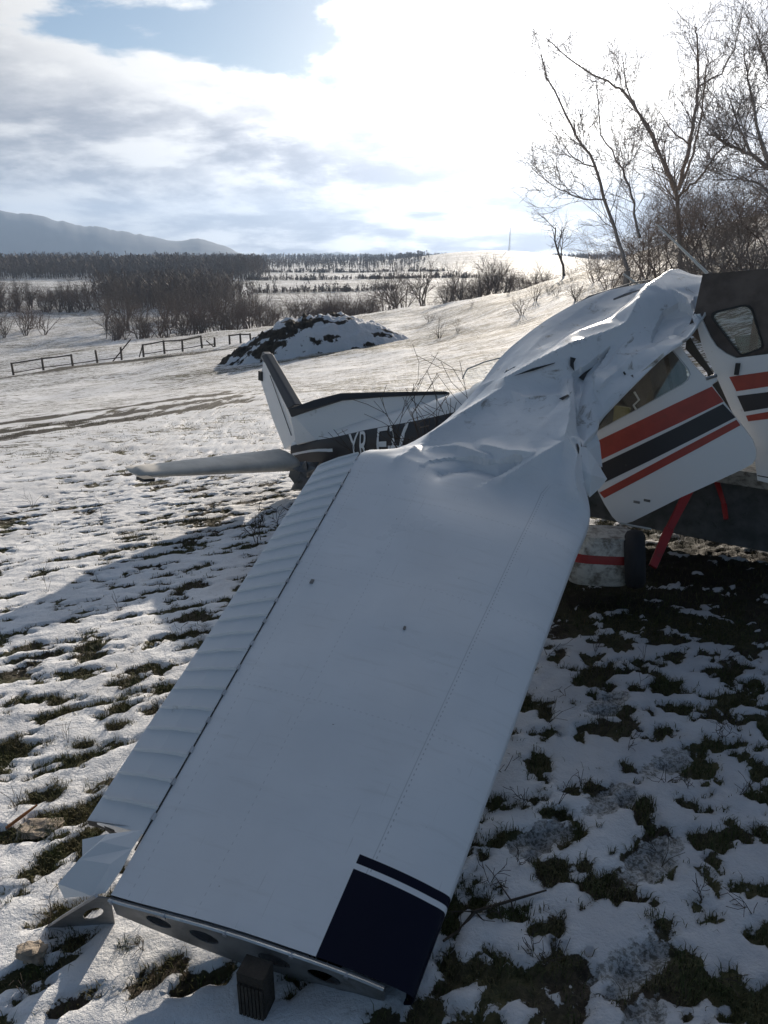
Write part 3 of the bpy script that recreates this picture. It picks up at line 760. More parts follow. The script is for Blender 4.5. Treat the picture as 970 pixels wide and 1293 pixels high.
CREASES = [(0.045, 9, [(644, 502), (664, 513), (708, 510)]), (0.035, 8, [(548, 573), (578, 571), (615, 588)]), (0.04, 8, [(610, 574), (644, 585), (674, 587)]),
    (-0.04, 9, [(555, 606), (598, 594), (630, 608), (653, 594)]), (0.045, 10, [(636, 622), (682, 591), (719, 565)]), (0.03, 8, [(610, 486), (664, 479)]),
    (-0.04, 6, [(640, 476), (682, 461), (722, 450), (790, 428)]), (0.06, 9, [(719, 490), (711, 565), (725, 588), (727, 632)]), (0.06, 14, [(545, 558), (600, 525), (644, 496)]),
    (0.09, 16, [(640, 493), (715, 453), (786, 422), (810, 391), (834, 371), (858, 352)]), (0.04, 8, [(834, 371), (868, 388), (880, 400)]), (-0.05, 9, [(837, 425), (844, 405), (880, 396)]),
    (-0.04, 7, [(738, 474), (793, 422)]), (-0.06, 8, [(733, 480), (728, 520), (738, 560)]), (0.03, 8, [(760, 492), (800, 455), (845, 430)]), (0.03, 9, [(500, 590), (540, 565)])]
def facets(a, b, n, seed, amp, a1, b1, b0=0.0):
    """folded sheet: random heights joined by flat facets"""
    from mathutils.geometry import delaunay_2d_cdt
    rng = np.random.default_rng(seed); m = 0.35
    pts = np.stack([rng.uniform(-m, a1+m, n), rng.uniform(b0-m, b1+m, n)], 1); h = rng.uniform(-1, 1, n)*amp
    pts = np.concatenate([pts, [(-9, -9), (9, -9), (9, 19), (-9, 19)]]); h = np.concatenate([h, [0, 0, 0, 0]])
    vo, _, fo, ov, _, _ = delaunay_2d_cdt([Vector(p) for p in pts], [], [], 0, 1e-6)
    V = np.array([tuple(v) for v in vo]); Hh = np.array([h[o[0]] for o in ov]); out = np.zeros_like(a); 
    for f in fo:
        (x0, y0), (x1, y1), (x2, y2) = V[f[0]], V[f[1]], V[f[2]]; de = (y1-y2)*(x0-x2)+(x2-x1)*(y0-y2)
        if abs(de) < 1e-12: continue
        l0 = ((y1-y2)*(a-x2)+(x2-x1)*(b-y2))/de; l1 = ((y2-y0)*(a-x2)+(x0-x2)*(b-y2))/de; l2 = 1-l0-l1
        k = (l0 >= -1e-6) & (l1 >= -1e-6) & (l2 >= -1e-6)
        out[k] = (l0*Hh[f[0]]+l1*Hh[f[1]]+l2*Hh[f[2]])[k]
    return out
def wing_surface():
    us = [0, .2, .4, .6, .8, 1.0]
    panel = lambda v: [(H0+(H1-H0)*v)+((L0+(L1-L0)*v)-(H0+(H1-H0)*v))*u for u in us]
    net = [panel(0.7), panel(0.85), panel(1.0)]+[[P(*q) for q in r] for r in ROWS]
    net = np.array(net)                                                # (10,6,3)
    def base(u, v):
        if v <= 0.85:
            return (H0+(H1-H0)*v)*(1-u)+(L0+(L1-L0)*v)*u
        f = (v-0.85)/0.15+1 if v <= 1.0 else 2+(v-1.0)                 # row coordinate in net
        k = int(min(math.floor(f), len(net)-2)); t = f-k
        g = lambda i: net[max(0, min(len(net)-1, i))]
        row = catmull(g(k-1), g(k), g(k+1), g(min(k+2, len(net)-1)), t)
        x = u*5; j = int(min(math.floor(x), 4)); s = x-j
        c = lambda i: row[max(0, min(5, i))] if 0 <= i <= 5 else (2*row[0]-row[1] if i < 0 else 2*row[5]-row[4])
        return catmull(c(j-1), c(j), c(j+1), c(j+2), s)
    nu, vs_ = 96, list(np.linspace(0, 0.8, 40))+list(np.linspace(0.805, 1.0, 26))+list(np.linspace(1.0, 8.0, 230)[1:])
    V = len(vs_); U = 1-np.cos(np.linspace(0, pi/2, nu)); U = np.linspace(0, 1, nu)**1.0
    U = np.sin(np.linspace(0, pi/2, nu))*0.55+np.linspace(0, 1, nu)*0.45
    Pt = np.array([[base(u, v) for u in U] for v in vs_])
    # normals
    du = np.gradient(Pt, axis=1); dv = np.gradient(Pt, axis=0); N = np.cross(du, dv); N /= np.linalg.norm(N, axis=2)[..., None]+1e-9
    if N[5, 40, 2] < 0: N = -N
    vv = np.array(vs_)[:, None]; uu = U[None, :]
    x = 1-uu                                                           # from the leading edge
    ch = 0.95+0.35*np.clip(vv, 0, 1)
    w = 1-0.75*sm(1.0, 3.5, vv)
    up = ch*0.105*(1.6*np.sqrt(np.clip(x, 0, 1))-0.72*x-0.88*x**2)
    arc = np.cumsum(np.concatenate([[0], np.linalg.norm(np.diff(Pt[:, 48], axis=0), axis=1)]))[:, None]
    a = uu*1.3+0*arc; b = arc+0*uu
    amp = sm(0.80, 1.25, vv)*(1-0.45*sm(6.4, 8.0, vv))
    bs, be = float(arc[40, 0])-0.1, float(arc[-1, 0])
    wob = 0.012*fbm(a*4, b*4, 2, 95)
    cr = facets(a+wob, b+wob, 40, 81, 0.040, 1.3, be, bs)+facets(a+wob, b-wob, 120, 84, 0.019, 1.3, be, bs)+0.0006*fbm(a*9, b*9, 3, 87)
    rx = Pt-np.array([0, 0, CAM_H]); fw = rx[..., 1]*cos(PITCH)-rx[..., 2]*sin(PITCH); upc = rx[..., 1]*sin(PITCH)+rx[..., 2]*cos(PITCH)
    qx, qy = 485+F*rx[..., 0]/fw, 646.5-F*upc/fw
    fold = np.zeros_like(qx)
    for hgt, wd, pl in CREASES:
        dd = np.min([seg_dist(qx, qy, p, q) for p, q in zip(pl[:-1], pl[1:])], axis=0)
        fold = np.where(np.abs(hgt)*np.exp(-dd/wd) > np.abs(fold), hgt*np.exp(-dd/wd), fold)
    oil = 0.0038*fbm(a*1.6, b*1.6, 2, 91)
    edge = np.clip(np.minimum(uu/0.10, 1), 0, 1)*np.clip((1-uu)/0.05, 0, 1)
    top = Pt+N*(up*w+amp*cr*(0.35+0.65*edge)+fold*edge+oil*edge)[..., None]
    # three sharp folds just inboard of the flat panel
    thick = (0.125+0.045*np.sin(pi*np.clip(uu, 0, 1)))*(ch/1.1)*(1-0.90*sm(1.5, 4.5, vv))
    lo_n = np.where((vv > 1.2)[..., None], np.array([0, 0, 1.0]), N)
    roundle = np.sqrt(np.clip(1-uu, 0, 1)**0.9)
    bot = Pt-lo_n*(np.minimum(thick, 0.02+0.20*roundle))[..., None]
    verts = []; uvs = []; nU = nu
    for i in range(V):
        for j in range(nU): verts.append(top[i, j]); uvs.append((U[j], vs_[i]))
        for j in range(nU-1, -1, -1): verts.append(bot[i, j]); uvs.append((U[j], vs_[i]))
    R = 2*nU; faces = []
    for i in range(V-1):
        for j in range(R):
            j2 = (j+1) % R
            faces.append((i*R+j, i*R+j2, (i+1)*R+j2, (i+1)*R+j))
    o = mesh_obj('wing', verts, faces, M['wing'], plane_root, smooth=True, uvs=uvs)
    o.data.set_sharp_from_angle(angle=radians(8))
    return o, top, bot, U, vs_
wing, WTOP, WBOT, WU, WV = wing_surface()
wing['label'] = 'broken white wing drooping to the snow, crumpled at its root'

# aileron strip: pressed sheet with raised beads across it
def wing_pt(px, py, lift=0.0): return on_plane(px, py, H0+WN*lift, WN)
AIL0 = 0.075
def aileron():
    h = [H0+(H1-H0)*AIL0-unit(L0-H0)*0.003, H1-unit(L1-H1)*0.003]; t = [wing_pt(110, 1036, -0.035), wing_pt(401, 589, -0.035)]
    nb = 23; vs = []; fs = []; prof = []
    for k in range(nb):
        v0 = k/nb; w = 1.0/nb
        prof += [(v0+0.02*w, 0.0), (v0+0.86*w, 0.0015), (v0+0.91*w, 0.0125), (v0+0.945*w, 0.0125), (v0+0.985*w, -0.007)]
    prof.append((1.0, 0.0)); cols = [0.0, 0.03, 0.08, 0.5, 0.9, 1.0]
    n = WN; m_ = len(cols)
    for (v, z) in prof:
        a = h[0]+(h[1]-h[0])*v; b = t[0]+(t[1]-t[0])*v
        for c in cols:
            zz = z*(0 if c in (0.0, 1.0) else 1)
            p = a+(b-a)*c+n*(zz+0.010*sin(pi*min(c+0.15, 1))+(0.004*math.sin(v*9) if c > .4 else 0)-(0.003 if c == 0 else 0)); vs.append(p)
        for c in reversed(cols):
            p = a+(b-a)*c-n*(0.055*(1-c)+0.004); vs.append(p)
    R = 2*m_
    for i in range(len(prof)-1):
        for j in range(R):
            j2 = (j+1) % R; fs.append((i*R+j, i*R+j2, (i+1)*R+j2, (i+1)*R+j))
    fs.append(tuple(range(R-1, -1, -1))); fs.append(tuple((len(prof)-1)*R+j for j in range(R)))
    mesh_obj('aileron', vs, fs, M['white'], wing)
    # dark hinge gap with small hinge knuckles
    g = MB(); off = unit(h[1]-h[0])
    g.tube([h[0]+n*0.001-off*0.05, h[1]+n*0.001], 0.003, 6); g.build('hinge_rod', M['gasket'], wing)
    for k in range(18):
        p = h[0]+(h[1]-h[0])*((k+0.5)/18)+n*0.004; q = unit(np.cross(n, off))
        MB().tube([p-off*0.012, p+off*0.012], 0.0062, 6).build('hinge_knuckle', M['alu'], wing)
aileron()

for (fx, fy, fl) in ((396, 738, 0.012), (511, 811, 0.008)):
    fc = wing_pt(fx, fy, 0.0); k_ = int(np.argmin(np.min(np.linalg.norm(WTOP[:66]-fc, axis=2), axis=1))); j_ = int(np.argmin(np.linalg.norm(WTOP[k_]-fc, axis=1)))
    MB().box(WTOP[k_, j_]+WN*0.002, unit(H1-H0)*fl, unit(L0-H0)*fl*0.6, WN*0.004).build('small_fitting', M['zinc'], wing)
def torn_piece():
    q = lambda x, y, l=0.0: wing_pt(x, y, l)
    v = [q(183, 1047, .004), q(136, 1053, .012), q(104, 1081, -.01), q(127, 1063, .022), q(167, 1071, .010), q(100, 1085, .012), q(139, 1091, .018), q(153, 1098, .008),
         q(73, 1116, -.015), q(81, 1134, -.05), q(116, 1131, -.02), q(133, 1127, .004), q(104, 1060, -.012)]
    f = [(0, 1, 3, 4), (4, 3, 5, 6), (4, 6, 7), (3, 2, 5), (5, 8, 10, 6), (6, 10, 11, 7), (8, 9, 10), (1, 12, 2, 3)]
    o = mesh_obj('torn_aileron_piece', v, f, M['white'], wing)
    md = o.modifiers.new('thick', 'SOLIDIFY'); md.thickness = 0.003
    # dark ragged lip of the aileron's torn end
    a = [q(110, 1036, -.03), q(128, 1040, -.03), q(140, 1049, -.04), q(152, 1046, -.03), q(172, 1049, -.01), q(183, 1046, -.01), q(170, 1044, .0), q(140, 1040, -.005)]
    o = mesh_obj('torn_edge', a+[p-WN*0.03 for p in a], [(0, 1, 2, 3, 4, 5, 6, 7), (0, 1, 9, 8), (1, 2, 10, 9), (2, 3, 11, 10), (3, 4, 12, 11), (4, 5, 13, 12)], M['gasket'], wing)
torn_piece()

def tip_rib():
    # the open end of the wing: a pressed rib with lightening holes
    e = unit(L0-H0); n = unit(np.cross(e, WN)); n = n if n[1] < 0 else -n
    o = H0+n*0.006
    top = [WTOP[0, j]+n*0.006-WN*0.004 for j in range(0, len(WU), 5)]; bot = [WBOT[0, j]+n*0.006+WN*0.003 for j in range(0, len(WU), 5)]
    top = [p for p in top if np.dot(p-H0, e) < 0.93*np.linalg.norm(L0-H0)]; bot = bot[:len(top)]
    mid = lambda f: (WTOP[0, int(f*(len(WU)-1))]+WBOT[0, int(f*(len(WU)-1))])/2+n*0.006
    holes = []
    for f, r in ((0.13, 0.034), (0.26, 0.038), (0.46, 0.040), (0.62, 0.040)):
        c = mid(f); holes.append([c+e*r*1.25*cos(t)+WN*r*0.85*sin(t) for t in np.linspace(0, 2*pi, 20, endpoint=False)])
    rib = plate('end_rib', top+bot[::-1], holes, o, n, 0.004, M['zinc'], wing)
    for f in (0.02, 0.16, 0.33, 0.52, 0.70):
        j = int(f*(len(WU)-1)); p = WTOP[0, j]+n*0.010-WN*0.006
        MB().tube([p, p+n*0.012], 0.007, 8).build('screw', M['alu'], wing)
    fl = MB(); fl.tube([p+n*0.008 for p in top], 0.005, 5); fl.build('rib_flange', M['alu'], wing)
    # spar web a hand's breadth inside, so the holes look into a dark bay with structure
    w2 = [p-n*0.35 for p in top]; b2 = [p-n*0.35 for p in bot]
    w2 = [p-WN*0.03 for p in w2]; b2 = [p+WN*0.015 for p in b2]
    plate('inner_rib', w2+b2[::-1], [], o-n*0.35, n, 0.003, M['zinc'], wing)
    # the trailing end of the rib, bent down into the grass
    a = WTOP[0, 0]+n*0.006
    nb = unit(n+e*0.35-WN*0.15); ob = a
    poly = [(140, 1134), (122, 1132), (60, 1169), (34, 1186), (44, 1188), (78, 1181), (112, 1177), (146, 1170)]
    hole = [(118+13*cos(t), 1153+7*sin(t)-3*cos(t)) for t in np.linspace(0, 2*pi, 16, endpoint=False)]
    plate('bent_rib', poly, [hole], ob, nb, 0.004, M['zinc'], wing)
    s = MB(); s.tube([on_plane(122, 1131, ob, nb), on_plane(80, 1157, ob, nb), on_plane(40, 1184, ob, nb)], [0.006, 0.005, 0.003], 5); s.build('torn_flange', M['alu'], wing)
tip_rib()

WPX = None
def surf(px, py, lift=0.004):
    global WPX
    rx = WTOP-np.array([0, 0, CAM_H]); fw = rx[..., 1]*cos(PITCH)-rx[..., 2]*sin(PITCH); u_ = rx[..., 1]*sin(PITCH)+rx[..., 2]*cos(PITCH)
    if WPX is None: WPX = (485+F*rx[..., 0]/fw, 646.5-F*u_/fw)
    k = np.unravel_index(np.argmin((WPX[0]-px)**2+(WPX[1]-py)**2), WPX[0].shape)
    c = np.array([0, 0, CAM_H]); p = WTOP[k]; return p+unit(c-p)*(lift+0.012)
for pl in ([(720, 449), (727, 452), (724, 458), (725, 468), (721, 462)], [(728, 560), (733, 556), (737, 566), (735, 577), (730, 572)], [(731, 476), (738, 470), (750, 464), (742, 472), (737, 480)],
           [(706, 503), (714, 499), (722, 494), (719, 500), (711, 505)], [(786, 470), (789, 468), (791, 472), (788, 474)], [(797, 474), (800, 472), (801, 476)], [(647, 475), (672, 465), (700, 457), (701, 459), (673, 467.5)]):
    mesh_obj('tear', [surf(x, y) for x, y in pl], [tuple(range(len(pl)))], M['gasket'], wing)
# skin torn and folded at the leading-edge root
def torn_skin():
    v = [P(722, 562, 4.05), P(741, 566, 4.02), P(752, 582, 3.98), P(766, 605, 3.95), P(757, 616, 3.93), P(744, 628, 3.87), P(736, 610, 3.88), P(729, 590, 3.93), P(746, 600, 3.86)]
    f = [(0, 1, 8, 7), (1, 2, 8), (2, 3, 8), (3, 4, 8), (4, 5, 8), (5, 6, 8), (6, 7, 8)]
    o = mesh_obj('torn_skin', v, f, M['white'], wing, smooth=False); md = o.modifiers.new('thick', 'SOLIDIFY'); md.thickness = 0.004
    v = [P(733, 488, 4.50), P(748, 500, 4.42), P(744, 520, 4.36), P(752, 545, 4.25), P(742, 570, 4.12), P(734, 545, 4.22), P(728, 515, 4.34), P(757, 560, 4.22), P(760, 590, 4.15), P(748, 585, 4.08)]
    f = [(0, 1, 2, 6), (6, 2, 3, 5), (5, 3, 7, 4), (4, 7, 8, 9)]
    o = mesh_obj('torn_skin', v, f, M['white'], wing); md = o.modifiers.new('thick', 'SOLIDIFY'); md.thickness = 0.004
    # ragged dark edges along the root
    for pts in (((760, 528), (780, 505), (804, 478), (828, 458), (838, 449)),):
        a = [P(x, y-4, 4.40-0.0*i) for i, (x, y) in enumerate(pts)]; b = [P(x+random.uniform(-2, 2), y+random.uniform(0, 3), 4.39) for x, y in pts]
        mesh_obj('torn_edge', a+b, [(i, i+1, len(a)+i+1, len(a)+i) for i in range(len(a)-1)], M['dirty_white'], wing)
    # folded plate on the far edge of the torn root
    v = [P(646, 444, 5.15), P(652, 437, 5.2), P(672, 424, 5.25), P(668, 432, 5.15)]
    o = mesh_obj('torn_plate', v, [(0, 1, 2, 3)], M['zinc'], wing); md = o.modifiers.new('thick', 'SOLIDIFY'); md.thickness = 0.006
    s = MB(); s.tube([P(650, 440, 5.12), P(700, 402, 5.28), P(745, 374, 5.42), P(800, 357, 5.5), P(850, 349, 5.54)], [0.012, 0.008, 0.008, 0.006, 0.006], 6); s.build('spar_edge', M['zinc'], wing)
    # bent strips on top
    s = MB(); s.tube([P(775, 378, 5.15), P(790, 372, 5.15), P(808, 366, 5.16)], [0.006, 0.010, 0.004], 5); s.build('bent_strip', M['zinc'], wing)
torn_skin()

# rear fuselage: a tapering tube from the cabin down to the snow
ST = [((376, 557, 7.75), .15, .10), ((400, 549, 7.55), .20, .13), ((430, 541, 7.30), .27, .18), ((465, 531, 7.07), .33, .23), ((500, 521, 6.85), .39, .29), ((560, 505, 6.50), .49, .37),
      ((640, 478, 6.10), .60, .45), ((720, 432, 5.85), .66, .50), ((790, 388, 5.65), .70, .53)]
def fus_frames():
    c = []; 
    for (q, rz, ry) in ST: p = P(*q); c.append((p-np.array([0, 0, rz]), rz, ry))
    return c
FR = fus_frames()
def fus_pt(t, th, off=0.0):
    """t along the stations, th from the crest towards the starboard side"""
    k = int(min(math.floor(t), len(FR)-2)); f = t-k; g = lambda i: FR[max(0, min(len(FR)-1, i))]
    c = catmull(g(k-1)[0], g(k)[0], g(k+1)[0], g(k+2)[0], f); rz = g(k)[1]*(1-f)+g(k+1)[1]*f; ry = g(k)[2]*(1-f)+g(k+1)[2]*f
    ax = unit(g(k+1)[0]-g(k)[0]); side = unit(np.cross(ax, [0, 0, 1.0])); upv = np.cross(side, ax)
    e = 0.75
    s, co = math.sin(th), math.cos(th)
    return c+side*(ry+off)*np.sign(s)*abs(s)**e+upv*(rz+off)*np.sign(co)*abs(co)**e
def fuselage():
    n, m_ = 60, 48; vs = []; fs = []; mi = []
    for i in range(n+1):
        t = (len(ST)-1)*i/n
        for j in range(m_): vs.append(fus_pt(t, 2*pi*j/m_+pi/m_))
    for i in range(n):
        for j in range(m_):
            j2 = (j+1) % m_; fs.append((i*m_+j, i*m_+j2, (i+1)*m_+j2, (i+1)*m_+j))
            deg = 360*(j+1)/m_
            mi.append(1 if 52 < deg < 128 or 232 < deg < 308 else 0)
    o = mesh_obj('rear_fuselage', vs, fs, [M['white'], M['black']], plane_root, smooth=True)
    o.data.polygons.foreach_set('material_index', np.array(mi, dtype=np.int32))
    # white pinstripe along the dark band
    pts = []
    for t in np.linspace(0.15, 2.2, 24): pts.append((t, radians(86-8*min(1, t/1.6))))
    for t in np.linspace(4.35, 6.2, 16): pts.append((t, radians(80)))
    for seg in (pts[:24], pts[24:]):
        v = [fus_pt(t, th-0.05, 0.004) for t, th in seg]+[fus_pt(t, th+0.05, 0.004) for t, th in seg]; k = len(seg)
        mesh_obj('pinstripe', v, [(i, i+1, k+i+1, k+i) for i in range(k-1)], M['white'], o)
    # registration letters
    cu = bpy.data.curves.new('reg', 'FONT'); cu.body = 'YR-EV'; cu.size = 1.0; cu.resolution_u = 3
    tmp = bpy.data.objects.new('tmp', cu); col.objects.link(tmp); dg = bpy.context.evaluated_depsgraph_get(); dg.update()
    me = bpy.data.meshes.new_from_object(tmp.evaluated_get(dg)); bm = bmesh.new(); bm.from_mesh(me)
    bmesh.ops.triangulate(bm, faces=bm.faces[:]); bmesh.ops.subdivide_edges(bm, edges=bm.edges[:], cuts=1)
    xs = [v.co.x for v in bm.verts]; w = max(xs)
    for v in bm.verts:
        t = 2.85+1.95*(v.co.x/w); th = radians(100-52*(v.co.y/0.72))
        v.co = fus_pt(t, th, 0.006)
    fv = [v.co.copy() for v in bm.verts]; bm.verts.index_update(); ff = [tuple(v.index for v in f.verts) for f in bm.faces]; bm.free()
    bpy.data.objects.remove(tmp); bpy.data.meshes.remove(me)
    mesh_obj('registration_letters', fv, ff, M['white'], o)
    # open broken tail end
    ring = [fus_pt(0.02, 2*pi*j/24, -0.012) for j in range(24)]; back = [p+np.array([0.10, -0.09, 0.03]) for p in ring]
    mesh_obj('tail_opening', ring+back, [(j, (j+1) % 24, 24+(j+1) % 24, 24+j) for j in range(24)]+[tuple(24+j for j in range(24))], M['gasket'], o)
    return o
FUS = fuselage()

def thick_poly(name, pts, n, th, m, parent, bev=0.0):
    n = unit(n); k = len(pts); v = [np.asarray(p)+n*th/2 for p in pts]+[np.asarray(p)-n*th/2 for p in pts]
    f = [tuple(range(k)), tuple(range(2*k-1, k-1, -1))]+[(i, k+i, k+(i+1) % k, (i+1) % k) for i in range(k)]
    o = mesh_obj(name, v, f, m, parent)
    if bev:
        b = o.modifiers.new('b', 'BEVEL'); b.width = bev; b.segments = 3; b.limit_method = 'ANGLE'
    return o
def tail():
    # fin, leaning aft and away
    fin = [P(336, 455, 8.62), P(344, 456, 8.42), P(368, 516, 7.66), P(380, 556, 7.62), P(363, 568, 8.0), P(347, 528, 8.36), P(332, 480, 8.72)]
    nn = unit(np.cross(fin[2]-fin[0], fin[4]-fin[0]))
    f = thick_poly('tail_fin', fin, nn, 0.07, M['white'], plane_root, 0.02)
    st = [P(334, 449, 8.52), P(340, 446, 8.46), P(378, 511, 7.58), P(368, 517, 7.66)]
    thick_poly('fin_leading_edge', st, nn, 0.09, M['black'], f, 0.015)
    thick_poly('fin_cap', [P(333, 452, 8.6), P(336, 444, 8.55), P(343, 450, 8.42), P(338, 458, 8.55)], nn, 0.085, M['zinc'], f, 0.01)
    thick_poly('rudder_balance', [P(331, 468, 8.68), P(335, 470, 8.62), P(335, 481, 8.62), P(331, 480, 8.68)], nn, 0.09, M['gasket'], f)
    seam = MB(); seam.tube([P(341, 474, 8.35), P(368, 550, 7.75)], 0.004, 4); seam.build('rudder_seam', M['gasket'], f)
    # dorsal fillet running forward along the spine
    up = [(367, 519, 7.60), (400, 509, 7.40), (432, 501, 7.22), (480, 499, 6.98), (520, 498, 6.78), (566, 498, 6.55)]
    lo = [(566, 512, 6.53), (520, 524, 6.76), (480, 534, 6.97), (432, 548, 7.22), (400, 556, 7.40), (376, 562, 7.62)]
    pts = [P(*q) for q in up+lo]; nn2 = unit(np.cross(pts[3]-pts[0], pts[9]-pts[0]))
    d = thick_poly('dorsal_fin', pts, nn2, 0.05, M['white'], plane_root, 0.01)
    top = [P(*q) for q in up]; cap = [P(366, 517, 7.58), P(400, 505, 7.38), P(432, 497, 7.2), P(480, 495.5, 6.96), P(520, 495, 6.76), P(566, 494.5, 6.53)]
    bt = [P(370, 527, 7.57), P(400, 516, 7.37), P(432, 506, 7.19), P(480, 502, 6.95), P(520, 500, 6.75), P(566, 498, 6.52)]
    thick_poly('dorsal_cap', cap+bt[::-1], nn2, 0.062, M['black'], d, 0.006)
    # stabilizer seen along its leading edge
    root_c, tip_c = P(374, 586, 7.25), P(174, 600, 6.05)
    axis_ = unit(tip_c-root_c); fwd = unit(np.cross(axis_, [0, 0, 1.0])); upv = np.cross(fwd, axis_); upv = upv if upv[2] > 0 else -upv
    if fwd[1] > 0: fwd = -fwd
    vs = []; fs = []; n, m_ = 26, 20
    for i in range(n+1):
        t = i/n; c = root_c+(tip_c-root_c)*t+np.array([0, 0, 0.0]); hh = 0.105*(1-t)+0.042*t; cw = 0.34*(1-t)+0.20*t
        if t > 0.93: k = math.sqrt(max(0.0, 1-((t-0.93)/0.07)**2)); hh *= 0.25+0.75*k; cw *= 0.4+0.6*k
        for j in range(m_):
            th = 2*pi*j/m_; xx = cos(th); vs.append(c-fwd*cw*0.8+fwd*cw*xx+upv*hh*sin(th)*(0.55+0.45*xx if xx < 0 else 1.0))
    for i in range(n):
        for j in range(m_):
            j2 = (j+1) % m_; fs.append((i*m_+j, i*m_+j2, (i+1)*m_+j2, (i+1)*m_+j))
    fs.append(tuple(range(m_-1, -1, -1))); fs.append(tuple(n*m_+j for j in range(m_)))
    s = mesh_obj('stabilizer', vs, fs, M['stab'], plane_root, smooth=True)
    MB().box(P(184, 604.5, 5.98), axis_*0.05, fwd*0.06, upv*0.012).build('elevator_horn', M['gasket'], s)
    # crushed tail fairing under the stabilizer root
    rng = np.random.default_rng(3); me = MB(); c = P(385, 601, 7.3); vs = []; fs = []
    for i in range(7):
        for j in range(10):
            a, b = pi*i/6, 2*pi*j/10; r = 1+0.35*rng.normal()*(0 < i < 6)
            vs.append(c+np.array([0.13*sin(a)*cos(b), 0.13*sin(a)*sin(b), 0.15*cos(a)])*r)
    for i in range(6):
        for j in range(10): fs.append((i*10+j, i*10+(j+1) % 10, (i+1)*10+(j+1) % 10, (i+1)*10+j))
    mesh_obj('crushed_tail_cone', vs, fs, M['zinc'], plane_root)
tail()

